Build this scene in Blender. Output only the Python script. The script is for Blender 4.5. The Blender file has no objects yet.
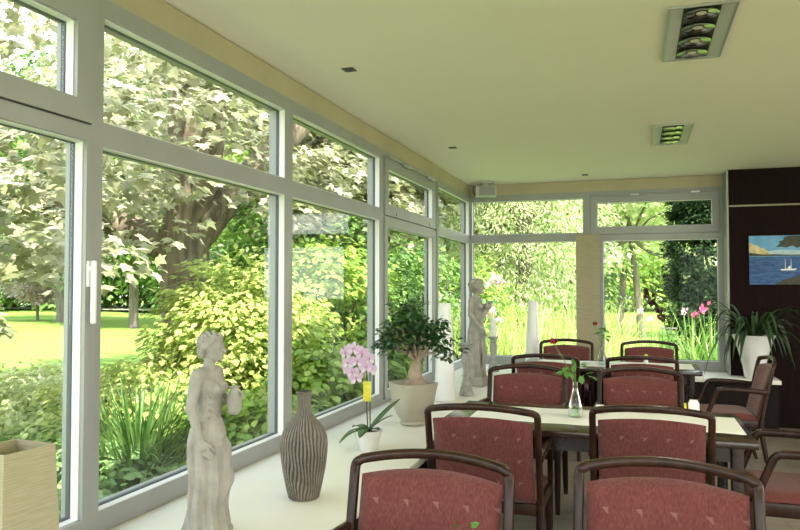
import bpy, bmesh, math, random
import numpy as np
from mathutils import Vector, Matrix
random.seed(7)
RNG = np.random.default_rng(11)
PI = math.pi
SC = bpy.context.scene
COL = SC.collection

# ------------------------------------------------------------------ helpers
class MB:
    """collects verts / faces (with material index) and links them as ONE mesh object"""
    def __init__(s): s.v = []; s.f = []; s.m = []
    def add(s, vs, fs, mi=0):
        o = len(s.v); s.v += [tuple(v) for v in vs]
        s.f += [tuple(i + o for i in f) for f in fs]; s.m += [mi] * len(fs); return s
    def box(s, x0, x1, y0, y1, z0, z1, bev=0.0, mi=0):
        if bev <= 0:
            vs = [(x, y, z) for z in (z0, z1) for y in (y0, y1) for x in (x0, x1)]
            return s.add(vs, [(0,2,3,1),(4,5,7,6),(0,1,5,4),(2,6,7,3),(0,4,6,2),(1,3,7,5)], mi)
        bm = bmesh.new(); bmesh.ops.create_cube(bm, size=1)
        for v in bm.verts:
            v.co = Vector((x0 + (v.co.x + .5) * (x1 - x0), y0 + (v.co.y + .5) * (y1 - y0), z0 + (v.co.z + .5) * (z1 - z0)))
        bmesh.ops.bevel(bm, geom=bm.edges[:], offset=bev, segments=2, affect='EDGES', profile=.5)
        bm.verts.index_update()
        s.add([v.co[:] for v in bm.verts], [[v.index for v in f.verts] for f in bm.faces], mi); bm.free(); return s
    def sweep(s, pts, prof, ref=(0, 1, 0), scl=None, cap=True, mi=0):
        pts = [Vector(p) for p in pts]; ref = Vector(ref); n = len(prof); vs = []; fs = []
        for i, p in enumerate(pts):
            t = (pts[min(i + 1, len(pts) - 1)] - pts[max(i - 1, 0)]).normalized()
            a = ref.cross(t)
            if a.length < 1e-4: a = Vector((1, 0, 0)).cross(t)
            a.normalize(); b = t.cross(a); k = scl[i] if scl else 1
            vs += [p + a * (q[0] * k) + b * (q[1] * k) for q in prof]
        for i in range(len(pts) - 1):
            for j in range(n):
                fs.append((i*n + j, i*n + (j+1) % n, (i+1)*n + (j+1) % n, (i+1)*n + j))
        if cap:
            fs.append(tuple(range(n))[::-1]); fs.append(tuple((len(pts)-1)*n + j for j in range(n)))
        return s.add(vs, fs, mi)
    def tube(s, pts, r, n=8, mi=0, cap=True):
        rs = r if isinstance(r, (list, tuple)) else [r] * len(pts)
        d = Vector(pts[-1]) - Vector(pts[0]); d.normalize()
        ref = (1, 0, 0) if abs(d.x) < .6 else (0, 1, 0)
        return s.sweep(pts, [(math.cos(2*PI*j/n), math.sin(2*PI*j/n)) for j in range(n)], ref, list(rs), cap, mi)
    def lathe(s, prof, n=32, c=(0, 0, 0), mi=0, fn=None, closed=True):
        vs = []; fs = []
        for i, (r, z) in enumerate(prof):
            for j in range(n):
                a = 2*PI*j/n; rr = r * (fn(a, i / (len(prof)-1)) if fn else 1)
                vs.append((c[0] + rr*math.cos(a), c[1] + rr*math.sin(a), c[2] + z))
        for i in range(len(prof)-1):
            for j in range(n):
                fs.append((i*n+j, i*n+(j+1) % n, (i+1)*n+(j+1) % n, (i+1)*n+j))
        if closed:
            fs.append(tuple(range(n))[::-1]); fs.append(tuple((len(prof)-1)*n+j for j in range(n)))
        return s.add(vs, fs, mi)
    def sphere(s, c, r, nu=12, nv=8, mi=0):
        rx, ry, rz = r if isinstance(r, (list, tuple)) else (r, r, r)
        vs = [(c[0], c[1], c[2]-rz)]; fs = []
        for i in range(1, nv):
            t = -PI/2 + PI*i/nv
            for j in range(nu):
                a = 2*PI*j/nu
                vs.append((c[0]+rx*math.cos(t)*math.cos(a), c[1]+ry*math.cos(t)*math.sin(a), c[2]+rz*math.sin(t)))
        vs.append((c[0], c[1], c[2]+rz)); top = len(vs)-1
        for j in range(nu):
            fs.append((0, 1+(j+1) % nu, 1+j)); fs.append((top, 1+(nv-2)*nu+j, 1+(nv-2)*nu+(j+1) % nu))
        for i in range(nv-2):
            for j in range(nu):
                fs.append((1+i*nu+j, 1+i*nu+(j+1) % nu, 1+(i+1)*nu+(j+1) % nu, 1+(i+1)*nu+j))
        return s.add(vs, fs, mi)
    def prism(s, poly, y0, y1, mi=0):
        """polygon in x,z extruded along y"""
        n = len(poly); vs = [(x, y0, z) for x, z in poly] + [(x, y1, z) for x, z in poly]
        fs = [tuple(range(n)), tuple(range(2*n-1, n-1, -1))] + [(j, j+n, (j+1) % n+n, (j+1) % n) for j in range(n)]
        return s.add(vs, fs, mi)
    def build(s, name, mats, parent=None, loc=(0, 0, 0), rotz=0, smooth=35):
        me = bpy.data.meshes.new(name); me.from_pydata(s.v, [], s.f); me.update()
        if not isinstance(mats, (list, tuple)): mats = [mats]
        for m in mats: me.materials.append(m)
        me.polygons.foreach_set('material_index', s.m)
        if smooth:
            me.polygons.foreach_set('use_smooth', [True]*len(me.polygons))
            me.set_sharp_from_angle(angle=math.radians(smooth))
        bm = bmesh.new(); bm.from_mesh(me); bmesh.ops.recalc_face_normals(bm, faces=bm.faces[:]); bm.to_mesh(me); bm.free()
        o = bpy.data.objects.new(name, me); COL.objects.link(o)
        o.location = loc; o.rotation_euler = (0, 0, rotz)
        if parent: o.parent = parent
        return o

def rr(w, h, r, n=3):
    out = []
    for cx, cy, a0 in ((w/2-r, h/2-r, 0), (-w/2+r, h/2-r, 90), (-w/2+r, -h/2+r, 180), (w/2-r, -h/2+r, 270)):
        for k in range(n+1):
            a = math.radians(a0 + 90*k/n); out.append((cx + r*math.cos(a), cy + r*math.sin(a)))
    return out

def tag(o, label=None, cat=None, group=None, kind=None):
    if label: o['label'] = label
    if cat: o['category'] = cat
    if group: o['group'] = group
    if kind: o['kind'] = kind
    return o
def thing(name, label, cat, loc=(0, 0, 0), rotz=0, group=None, kind=None):
    o = bpy.data.objects.new(name, None); COL.objects.link(o)
    o.empty_display_size = .1; o.location = loc; o.rotation_euler = (0, 0, rotz)
    return tag(o, label, cat, group, kind)
def dup(root, loc, rotz, label, group=None):
    r = root.copy(); COL.objects.link(r); r.location = loc; r.rotation_euler = (0, 0, rotz); r['label'] = label
    if group: r['group'] = group
    for ch in list(root.children):
        c = ch.copy(); COL.objects.link(c); c.parent = r
        for g in list(ch.children):
            d = g.copy(); COL.objects.link(d); d.parent = c
    return r

# ------------------------------------------------------------------ materials
def newmat(name):
    m = bpy.data.materials.new(name); m.use_nodes = True; nt = m.node_tree; nt.nodes.clear()
    out = nt.nodes.new('ShaderNodeOutputMaterial'); return m, nt, out
def mat(name, col, rough=.5, metal=0, col2=None, nscale=8, namt=1, bump=0, bscale=60, spec=.5, coat=0, emit=None, estr=0, stretch=None):
    m, nt, out = newmat(name); L = nt.links
    b = nt.nodes.new('ShaderNodeBsdfPrincipled'); L.new(b.outputs[0], out.inputs[0])
    b.inputs['Base Color'].default_value = (*col, 1); b.inputs['Roughness'].default_value = rough
    b.inputs['Metallic'].default_value = metal; b.inputs['Specular IOR Level'].default_value = spec
    b.inputs['Coat Weight'].default_value = coat; b.inputs['Coat Roughness'].default_value = .12
    if emit: b.inputs['Emission Color'].default_value = (*emit, 1); b.inputs['Emission Strength'].default_value = estr
    tc = nt.nodes.new('ShaderNodeTexCoord'); mp = nt.nodes.new('ShaderNodeMapping'); L.new(tc.outputs['Object'], mp.inputs[0])
    if stretch: mp.inputs['Scale'].default_value = stretch
    if col2:
        n = nt.nodes.new('ShaderNodeTexNoise'); n.inputs['Scale'].default_value = nscale; n.inputs['Detail'].default_value = 5
        L.new(mp.outputs[0], n.inputs[0]); r = nt.nodes.new('ShaderNodeValToRGB')
        r.color_ramp.elements[0].position = .35; r.color_ramp.elements[1].position = .65
        r.color_ramp.elements[0].color = (*col, 1); r.color_ramp.elements[1].color = (*[a+(c-a)*namt for a, c in zip(col, col2)], 1)
        L.new(n.outputs[0], r.inputs[0]); L.new(r.outputs[0], b.inputs['Base Color'])
    if bump:
        n2 = nt.nodes.new('ShaderNodeTexNoise'); n2.inputs['Scale'].default_value = bscale; n2.inputs['Detail'].default_value = 4
        L.new(mp.outputs[0], n2.inputs[0]); bp = nt.nodes.new('ShaderNodeBump'); bp.inputs['Strength'].default_value = bump
        bp.inputs['Distance'].default_value = .01; L.new(n2.outputs[0], bp.inputs['Height']); L.new(bp.outputs[0], b.inputs['Normal'])
    return m
def leafmat(name, stops, trans=.45, rough=.45, spec=.4):
    m, nt, out = newmat(name); L = nt.links
    g = nt.nodes.new('ShaderNodeNewGeometry'); r = nt.nodes.new('ShaderNodeValToRGB')
    el = r.color_ramp.elements
    while len(el) < len(stops): el.new(.5)
    for i, c in enumerate(stops): el[i].position = i/(len(stops)-1); el[i].color = (*c, 1)
    L.new(g.outputs['Random Per Island'], r.inputs[0])
    b = nt.nodes.new('ShaderNodeBsdfPrincipled'); b.inputs['Roughness'].default_value = rough; b.inputs['Specular IOR Level'].default_value = spec
    t = nt.nodes.new('ShaderNodeBsdfTranslucent'); mx = nt.nodes.new('ShaderNodeMixShader'); mx.inputs[0].default_value = trans
    L.new(r.outputs[0], b.inputs['Base Color']); L.new(r.outputs[0], t.inputs[0])
    L.new(b.outputs[0], mx.inputs[1]); L.new(t.outputs[0], mx.inputs[2]); L.new(mx.outputs[0], out.inputs[0]); return m
def glassmat(name, tint=(.97, .99, .98), refl=.06):
    m, nt, out = newmat(name); L = nt.links
    t = nt.nodes.new('ShaderNodeBsdfTransparent'); t.inputs[0].default_value = (*tint, 1)
    g = nt.nodes.new('ShaderNodeBsdfGlossy'); g.inputs['Roughness'].default_value = .01
    f = nt.nodes.new('ShaderNodeLayerWeight'); f.inputs[0].default_value = .35
    mr = nt.nodes.new('ShaderNodeMapRange'); mr.inputs['To Min'].default_value = 0; mr.inputs['To Max'].default_value = min(1, refl*6)
    L.new(f.outputs['Fresnel'], mr.inputs[0])
    mx = nt.nodes.new('ShaderNodeMixShader'); L.new(mr.outputs[0], mx.inputs[0]); L.new(t.outputs[0], mx.inputs[1]); L.new(g.outputs[0], mx.inputs[2])
    L.new(mx.outputs[0], out.inputs[0]); return m

M = {}
M['frame'] = mat('frame_paint', (.30, .305, .30), .4, col2=(.27, .275, .265), nscale=3)  # frame faces, darkened in colour for the little light they get
M['bead'] = mat('bead_white', (.74, .74, .73), .35)  # frame paint as lit from outside, the light put into the colour
M['greystrip'] = mat('grey_strip_paint', (.22, .22, .22), .5)
M['gasket'] = mat('gasket_rubber', (.07, .08, .10), .5)
M['pane'] = glassmat('window_glass', (.97, .985, .975), .013)
M['vaseglass'] = glassmat('vase_glass', (.92, .96, .94), .16)
M['water'] = glassmat('water', (.85, .92, .88), .1)
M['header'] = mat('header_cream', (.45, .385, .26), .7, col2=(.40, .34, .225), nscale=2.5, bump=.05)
M['ceil'] = mat('ceiling_paint', (.90, .84, .73), .8, col2=(.88, .82, .70), nscale=.6, bump=.03, bscale=120)
M['cream'] = mat('wall_cream', (.75, .70, .58), .8, col2=(.70, .65, .53), nscale=2)
M['ledge'] = mat('ledge_top', (.80, .78, .71), .32, col2=(.77, .74, .66), nscale=2, spec=.4)
M['darkpanel'] = mat('dark_panel', (.010, .007, .006), .7, spec=.15, col2=(.016, .010, .009), nscale=5, stretch=(6, 6, .6))
M['darkwall'] = mat('dark_veneer', (.009, .004, .004), .8, spec=.1, col2=(.014, .006, .0055), nscale=6, stretch=(8, 8, .5), bump=.05)
M['wood'] = mat('chair_wood', (.018, .007, .005), .30, col2=(.042, .017, .009), nscale=5, stretch=(5, 5, 1.2), spec=.22, coat=.10)
M['tablewood'] = mat('table_wood', (.022, .011, .007), .2, col2=(.040, .020, .011), nscale=5, stretch=(1, 8, 1), spec=.5, coat=.2)
M['alu'] = mat('brushed_metal', (.40, .40, .39), .4, metal=.6)
M['steel'] = mat('dark_bracket', (.10, .10, .10), .4, metal=.6)
M['black'] = mat('black_recess', (.012, .012, .012), .5)
M['reflector'] = mat('lamp_reflector', (.42, .41, .34), .12, metal=1)
M['bulb'] = mat('lamp_bulb', (.50, .47, .34), .25, emit=(1, .9, .65), estr=.03)
M['white'] = mat('white_ceramic', (.82, .82, .82), .25)
M['whitewax'] = mat('white_wax', (.80, .79, .75), .5)
M['plaster'] = mat('statue_plaster', (.28, .265, .235), .8, col2=(.37, .35, .315), nscale=14, bump=.25, bscale=90)
M['stone'] = mat('candlestick_stone', (.26, .255, .245), .75, col2=(.40, .39, .375), nscale=30, bump=.3, bscale=110)
M['linen'] = None
M['soil'] = mat('soil', (.06, .03, .015), .9, col2=(.16, .08, .03), nscale=50, bump=.6, bscale=80)
M['bark'] = mat('bark', (.10, .075, .05), .85, col2=(.24, .19, .13), nscale=6, stretch=(3, 3, .6), bump=.8, bscale=18)
M['farbark'] = mat('far_bark', (.09, .075, .06), .9, col2=(.17, .14, .11), nscale=4, stretch=(3, 3, .5), bump=.5, bscale=10)
M['bonsaibark'] = mat('bonsai_bark', (.26, .19, .13), .7, col2=(.40, .31, .23), nscale=14, bump=.3, bscale=40)
M['potcream'] = mat('pot_glaze', (.36, .33, .26), .35, col2=(.43, .40, .32), nscale=6)
M['runner'] = mat('runner_cloth', (.78, .78, .74), .85, bump=.15, bscale=200)
M['speaker'] = mat('speaker_case', (.50, .50, .48), .5)
M['grille'] = mat('speaker_grille', (.30, .30, .30), .7, bump=.3, bscale=400)
M['yellow'] = mat('yellow_card', (.75, .62, .03), .5, col2=(.45, .42, .05), nscale=30)
M['stem'] = mat('dark_stem', (.05, .05, .02), .6)
M['green_stem'] = mat('green_stem', (.10, .22, .05), .5)
M['orchid'] = leafmat('orchid_petal', [(.72, .55, .70), (.64, .46, .64), (.80, .68, .79)], .3, .5)
M['orchid_lip'] = mat('orchid_lip', (.55, .22, .42), .5)
M['rose'] = mat('rose_red', (.22, .008, .012), .6)
M['pinkflower'] = leafmat('pink_petal', [(.85, .08, .28), (.8, .2, .35)], .35)
M['palepink'] = leafmat('pale_pink_petal', [(.85, .62, .68), (.75, .45, .58)], .35)
M['houseleaf'] = leafmat('house_leaf', [(.025, .075, .02), (.05, .12, .03), (.035, .09, .04)], .15, .3, .5)
M['fernleaf'] = leafmat('fern_leaf', [(.02, .045, .018), (.04, .085, .03), (.06, .11, .05)], .2, .35)
M['paint_sky'] = mat('paint_sky', (.10, .30, .55), .6, col2=(.18, .42, .66), nscale=9)
M['paint_haze'] = mat('paint_haze', (.50, .62, .68), .6, col2=(.35, .5, .62), nscale=9)
M['paint_sea'] = mat('paint_sea', (.012, .05, .18), .6, col2=(.045, .13, .33), nscale=14, stretch=(1, 1, 4))
M['paint_cliff'] = mat('paint_cliff', (.70, .58, .34), .6, col2=(.25, .24, .10), nscale=22)
M['paint_dark'] = mat('paint_dark', (.025, .035, .03), .6, col2=(.06, .05, .03), nscale=22)
M['brown_leafspike'] = mat('flower_spike', (.035, .012, .012), .6, col2=(.10, .03, .02), nscale=30)

def fabric():
    m, nt, out = newmat('red_fabric'); L = nt.links; N = nt.nodes.new
    b = N('ShaderNodeBsdfPrincipled'); b.inputs['Roughness'].default_value = .85; b.inputs['Sheen Weight'].default_value = .25
    b.inputs['Specular IOR Level'].default_value = .2
    tc = N('ShaderNodeTexCoord'); sp = N('ShaderNodeSeparateXYZ'); L.new(tc.outputs['Object'], sp.inputs[0])
    def mth(op, a, c=None, d=None):
        n = N('ShaderNodeMath'); n.operation = op
        for i, q in enumerate((a, c, d)):
            if q is None: continue
            if isinstance(q, (int, float)): n.inputs[i].default_value = q
            else: L.new(q, n.inputs[i])
        return n.outputs[0]
    u = mth('PINGPONG', mth('ADD', sp.outputs[0], 10.02), 1e6)
    u = mth('MODULO', mth('ADD', sp.outputs[0], 10.03), .108); v = mth('MODULO', mth('ADD', sp.outputs[2], 10.05), .116)
    tri = mth('MULTIPLY', mth('LESS_THAN', u, .022), mth('LESS_THAN', v, .022))
    tri = mth('MULTIPLY', tri, mth('GREATER_THAN', mth('ADD', u, v), .022))
    ns = N('ShaderNodeTexNoise'); ns.inputs['Scale'].default_value = 150; ns.inputs['Detail'].default_value = 3
    mp = N('ShaderNodeMapping'); mp.inputs['Scale'].default_value = (1, 1, .25); L.new(tc.outputs['Object'], mp.inputs[0]); L.new(mp.outputs[0], ns.inputs[0])
    n3 = N('ShaderNodeTexNoise'); n3.inputs['Scale'].default_value = 9; L.new(tc.outputs['Object'], n3.inputs[0])
    r = N('ShaderNodeValToRGB'); r.color_ramp.elements[0].position = .3; r.color_ramp.elements[1].position = .7
    r.color_ramp.elements[0].color = (.105, .024, .022, 1); r.color_ramp.elements[1].color = (.185, .060, .055, 1)
    L.new(mth('ADD', mth('MULTIPLY', ns.outputs[0], .75), mth('MULTIPLY', n3.outputs[0], .25)), r.inputs[0])
    mx = N('ShaderNodeMix'); mx.data_type = 'RGBA'; L.new(mth('MULTIPLY', tri, .24), mx.inputs[0]); L.new(r.outputs[0], mx.inputs[6]); mx.inputs[7].default_value = (.48, .30, .27, 1)
    L.new(mx.outputs[2], b.inputs['Base Color'])
    bp = N('ShaderNodeBump'); bp.inputs['Strength'].default_value = .25; bp.inputs['Distance'].default_value = .003; L.new(ns.outputs[0], bp.inputs['Height']); L.new(bp.outputs[0], b.inputs['Normal'])
    L.new(b.outputs[0], out.inputs[0]); return m
M['fabric'] = fabric()
def linen():
    m, nt, out = newmat('linen'); L = nt.links; N = nt.nodes.new
    b = N('ShaderNodeBsdfPrincipled'); b.inputs['Roughness'].default_value = .9
    tc = N('ShaderNodeTexCoord'); mp = N('ShaderNodeMapping'); mp.inputs['Scale'].default_value = (3, 3, 60); L.new(tc.outputs['Object'], mp.inputs[0])
    ns = N('ShaderNodeTexNoise'); ns.inputs['Scale'].default_value = 4; ns.inputs['Detail'].default_value = 4; L.new(mp.outputs[0], ns.inputs[0])
    r = N('ShaderNodeValToRGB'); r.color_ramp.elements[0].position = .3; r.color_ramp.elements[1].position = .75
    r.color_ramp.elements[0].color = (.40, .35, .22, 1); r.color_ramp.elements[1].color = (.52, .47, .33, 1)
    L.new(ns.outputs[0], r.inputs[0]); L.new(r.outputs[0], b.inputs['Base Color'])
    t = N('ShaderNodeBsdfTranslucent'); L.new(r.outputs[0], t.inputs[0]); mx = N('ShaderNodeMixShader'); mx.inputs[0].default_value = .25
    L.new(b.outputs[0], mx.inputs[1]); L.new(t.outputs[0], mx.inputs[2]); L.new(mx.outputs[0], out.inputs[0]); return m
M['linen'] = linen()
def tilefloor():
    m, nt, out = newmat('floor_tile'); L = nt.links; N = nt.nodes.new
    b = N('ShaderNodeBsdfPrincipled'); b.inputs['Roughness'].default_value = .35
    tc = N('ShaderNodeTexCoord'); br = N('ShaderNodeTexBrick'); br.offset = .5
    br.inputs['Scale'].default_value = 1; br.inputs['Brick Width'].default_value = .6; br.inputs['Row Height'].default_value = .4; br.inputs['Mortar Size'].default_value = .004
    br.inputs['Color1'].default_value = (.29, .25, .205, 1); br.inputs['Color2'].default_value = (.245, .21, .17, 1); br.inputs['Mortar'].default_value = (.16, .14, .12, 1)
    L.new(tc.outputs['Object'], br.inputs[0])
    mp = N('ShaderNodeMapping'); mp.inputs['Scale'].default_value = (1.2, 5, 1); L.new(tc.outputs['Object'], mp.inputs[0])
    ns = N('ShaderNodeTexNoise'); ns.inputs['Scale'].default_value = 3; ns.inputs['Detail'].default_value = 6; L.new(mp.outputs[0], ns.inputs[0])
    r = N('ShaderNodeValToRGB'); r.color_ramp.elements[0].color = (.6, .6, .6, 1); r.color_ramp.elements[1].color = (1.25, 1.2, 1.15, 1); L.new(ns.outputs[0], r.inputs[0])
    mx = N('ShaderNodeMix'); mx.data_type = 'RGBA'; mx.blend_type = 'MULTIPLY'; mx.inputs[0].default_value = 1; L.new(br.outputs[0], mx.inputs[6]); L.new(r.outputs[0], mx.inputs[7])
    L.new(mx.outputs[2], b.inputs['Base Color']); L.new(b.outputs[0], out.inputs[0]); return m
M['floor'] = tilefloor()

# ------------------------------------------------------------------ room shell
HX, BY, CZ = -2.0, 8.93, 2.785       # window wall, back wall, ceiling
def struct(name, mb, m, label, cat, **k): return tag(mb.build(name, m, **k), label, cat, kind='structure')
struct('floor', MB().box(-2.11, 6, -4, 9.04, -.12, 0), M['floor'], 'pale stone tiled floor of the dining room', 'floor')
struct('ceiling', MB().box(-2.13, 6.1, -4.1, 9.06, CZ, CZ+.3), M['ceil'], 'plain cream painted ceiling over the dining room', 'ceiling')
# cream header between window frames and ceiling, set back by a thin shadow joint
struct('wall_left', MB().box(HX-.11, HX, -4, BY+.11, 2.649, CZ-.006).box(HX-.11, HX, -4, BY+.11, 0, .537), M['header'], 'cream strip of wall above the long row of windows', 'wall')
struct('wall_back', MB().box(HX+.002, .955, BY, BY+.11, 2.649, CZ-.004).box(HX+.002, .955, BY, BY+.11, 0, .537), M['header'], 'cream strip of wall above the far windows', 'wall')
wr = MB().box(6, 6.1, -4, 8.6, 0, .5).box(6, 6.1, -4, 8.6, 2.6, CZ)  # unseen wall, its openings added to brighten the room
for y0, y1 in ((-4, -3.2), (-.9, -.7), (1.6, 1.8), (4.1, 4.3), (6.6, 8.6)): wr.box(6, 6.1, y0, y1, .5, 2.6)
struct('wall_right', wr, M['cream'], 'cream side wall of the dining room with wide window openings', 'wall')
struct('wall_rear', MB().box(-2.1, 6.1, -4.1, -4, 0, .35).box(-2.1, 6.1, -4.1, -4, 2.6, CZ)
       .box(-2.1, -1.8, -4.1, -4, .35, 2.6).box(1.0, 1.15, -4.1, -4, .35, 2.6).box(3.4, 3.55, -4.1, -4, .35, 2.6).box(5.9, 6.1, -4.1, -4, .35, 2.6), M['cream'],
       'cream wall with wide window openings behind the viewer', 'wall')  # unseen wall, openings put in to let more daylight inside
struct('wall_panelled', MB().box(.965, 6.1, 8.6, 9.04, 0, 2.375).box(.965, 6.1, 8.6, 9.04, 2.395, CZ-.002).box(.975, 6.1, 8.612, 9.04, 2.37, 2.40, mi=1),
       [M['darkwall'], M['linen']], 'dark brown veneered wall panel to the right of the far window', 'wall')
struct('trim_1', MB().box(.945, .966, 8.60, 8.93, 0, CZ-.002), M['frame'], 'narrow cream edge strip beside the dark wall panel', 'trim')
struct('trim_2', MB().box(HX, -1.16, -1.5, BY, .495, .537, .004).box(-1.165, 1.40, 8.25, BY, .495, .537, .004), M['ledge'],
       'wide cream window ledge running under all the windows', 'window ledge')
struct('trim_3', MB().box(-1.23, -1.20, -1.5, 8.29, 0, .495).box(-1.2, 1.38, 8.29, 8.32, 0, .495), M['darkpanel'], 'dark brown front panel under the window ledge', 'panel')

# ------------------------------------------------------------------ windows
Lm = lambda u, w, z: (HX - w, u, z)
Bm = lambda u, w, z: (u, BY + w, z)
def ubox(mb, mp, u0, u1, w0, w1, z0, z1, bev=0, mi=0):
    a = mp(u0, w0, z0); b = mp(u1, w1, z1)
    mb.box(min(a[0], b[0]), max(a[0], b[0]), min(a[1], b[1]), max(a[1], b[1]), z0, z1, bev, mi)
def ring(mb, mp, o, i, w0, w1, bev=0):
    (a0, a1, c0, c1), (b0, b1, d0, d1) = o, i
    ubox(mb, mp, a0, a1, w0, w1, c0, d0, bev); ubox(mb, mp, a0, a1, w0, w1, d1, c1, bev)
    ubox(mb, mp, a0, b0, w0, w1, d0, d1, bev); ubox(mb, mp, b1, a1, w0, w1, d0, d1, bev)
GW = .046
def glaze(mp, root, i):
    g = MB(); ring(g, mp, (i[0]-.001, i[1]+.001, i[2]-.001, i[3]+.001), (i[0]+.004, i[1]-.004, i[2]+.004, i[3]-.004), .004, GW-.004); g.build('glazing_bead', M['bead'], root, smooth=0)  # ring added to whiten the reveal where outside light falls
    g = MB(); ring(g, mp, i, (i[0]+.008, i[1]-.008, i[2]+.010, i[3]-.007), GW-.006, GW+.012); g.build('gasket', M['gasket'], root, smooth=0)
    g = MB(); ubox(g, mp, i[0]+.009, i[1]-.009, GW, GW+.004, i[2]+.009, i[3]-.009); g.build('pane', M['pane'], root, smooth=0)
def bay(root, mp, U0, U1, spans):
    """frame bars of one bay; spans = list of openings from bottom to top"""
    fb = MB(); z = .537; zs = []
    for (u0, u1, z0, z1) in spans:
        ubox(fb, mp, U0, U1, 0, .11, z, z0)
        ubox(fb, mp, U0, u0, 0, .11, z0, z1); ubox(fb, mp, u1, U1, 0, .11, z0, z1); z = z1
    ubox(fb, mp, U0, U1, 0, .11, z, 2.649)
    fb.build('frame', M['frame'], root, smooth=0)
def sash(root, mp, o, i, proud=-.014):
    s = MB(); ring(s, mp, o, i, proud, .085, 0); s.build('sash', M['frame'], root, smooth=0); glaze(mp, root, i)
TT, TB, SL, TP = 2.151, 2.053, .625, 2.568
def fixed(n, mp, U0, U1, u0, u1, label, sl=SL):
    r = thing('window_%d' % n, label, 'window', mp((U0+U1)/2, 0, .537), kind='structure')
    sp = [(u0, u1, sl, TB), (u0, u1, TT, TP)]
    off = Vector(r.location)
    mp2 = lambda u, w, z: tuple(Vector(mp(u, w, z)) - Vector((off.x, off.y, 0)))
    r.location.z = 0
    bay(r, mp2, U0, U1, sp)
    for s in sp: glaze(mp2, r, s)
    return r, mp2
fixed(8, Lm, -1.5, .66, -1.4, .6, 'window bay behind the viewer in the long window wall')  # bay out of view, added to light the near end of the ledge
# window 1: opening sashes at the left edge of the picture
r = thing('window_1', 'leftmost opening window with a hopper sash above and a handle', 'window', (HX, 1.47, 0), kind='structure')
m1 = lambda u, w, z: (-w, u - 1.47, z)
bay(r, m1, .66, 2.29, [(.72, 2.257, .565, 2.115), (.72, 2.257, 2.125, 2.625)])
sash(r, m1, (.724, 2.253, .569, 2.111), (.80, 2.222, .622, 2.058))
sash(r, m1, (.724, 2.253, 2.129, 2.621), (.83, 2.168, 2.212, 2.505))
hb = MB(); hb.box(.014, .022, .755, .78, 1.50, 1.60, .003); hb.tube([(.02, .767, 1.57), (.042, .767, 1.57)], .009)
hb.box(.030, .05, .759, .776, 1.36, 1.60, .006)
hb.build('handle', M['white'], r)
lb = MB(); lb.box(.014, .02, .2, .34, 2.155, 2.163); lb.build('catch', M['frame'], r)
fixed(2, Lm, 2.29, 3.928, 2.324, 3.878, 'large fixed window behind the nearest pale statue and ribbed vase')
fixed(3, Lm, 3.928, 5.605, 3.978, 5.555, 'fixed window behind the orchid, third bay from the left')
r = thing('window_4', 'opening window bay with winder rod along its top, behind the bonsai', 'window', (HX, 6.45, 0), kind='structure')
m4 = lambda u, w, z: (-w, u - 6.45, z)
bay(r, m4, 5.605, 7.295, [(5.65, 7.25, .565, 2.09), (5.65, 7.25, 2.10, 2.60)])
sash(r, m4, (5.654, 7.246, .569, 2.086), (5.72, 7.155, .628, 2.005))
sash(r, m4, (5.654, 7.246, 2.104, 2.596), (5.745, 7.165, 2.20, 2.505))
rb = MB(); rb.tube([(.03, -.75, 2.60), (.03, .72, 2.60)], .008); rb.box(.012, .05, -.36, -.18, 2.575, 2.615, .006); rb.box(.012, .05, .46, .62, 2.575, 2.615, .006)
rb.build('opener_rod', M['alu'], r)
bt = MB(); bt.tube([(.013, -.50, 2.13), (.022, -.50, 2.13)], .012); bt.tube([(.013, .55, 2.13), (.022, .55, 2.13)], .012); bt.build('catch', M['alu'], r)
struct('trim_4', MB().box(HX, HX+.02, 7.252, 7.335, .537, 2.60, .003), M['greystrip'], 'grey vertical cover strip between the last two left window bays', 'trim')
fixed(5, Lm, 7.295, 8.93, 7.355, 8.87, 'last window bay of the long wall beside the corner')
fixed(6, Bm, HX, -.562, -1.972, -.606, 'far window behind the standing statue in the corner', .64)
r = thing('window_7', 'far window with an opening hopper sash above, beside the dark wall', 'window', (.2, BY, 0), kind='structure')
m7 = lambda u, w, z: (u - .2, w, z)
bay(r, m7, -.562, .95, [(-.377, .885, .648, 2.050), (-.52, .905, 2.125, 2.60)])
glaze(m7, r, (-.377, .885, .648, 2.050))
sash(r, m7, (-.516, .901, 2.129, 2.596), (-.443, .83, 2.213, 2.505))
rb = MB(); rb.tube([(-.60, -.03, 2.588), (.45, -.03, 2.60)], .007); rb.box(-.26, -.16, -.045, -.014, 2.575, 2.612, .006); rb.box(.40, .50, -.045, -.014, 2.58, 2.62, .006)
rb.build('opener_rod', M['alu'], r)
pc = MB().box(-.69, -.413, 8.895, 8.902, .545, 2.125).box(-.695, -.408, 8.888, 8.91, 2.105, 2.135, .003)
tag(pc.build('panel_curtain', M['linen']), 'beige fabric panel blind hanging between the two far windows', 'curtain')

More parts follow.
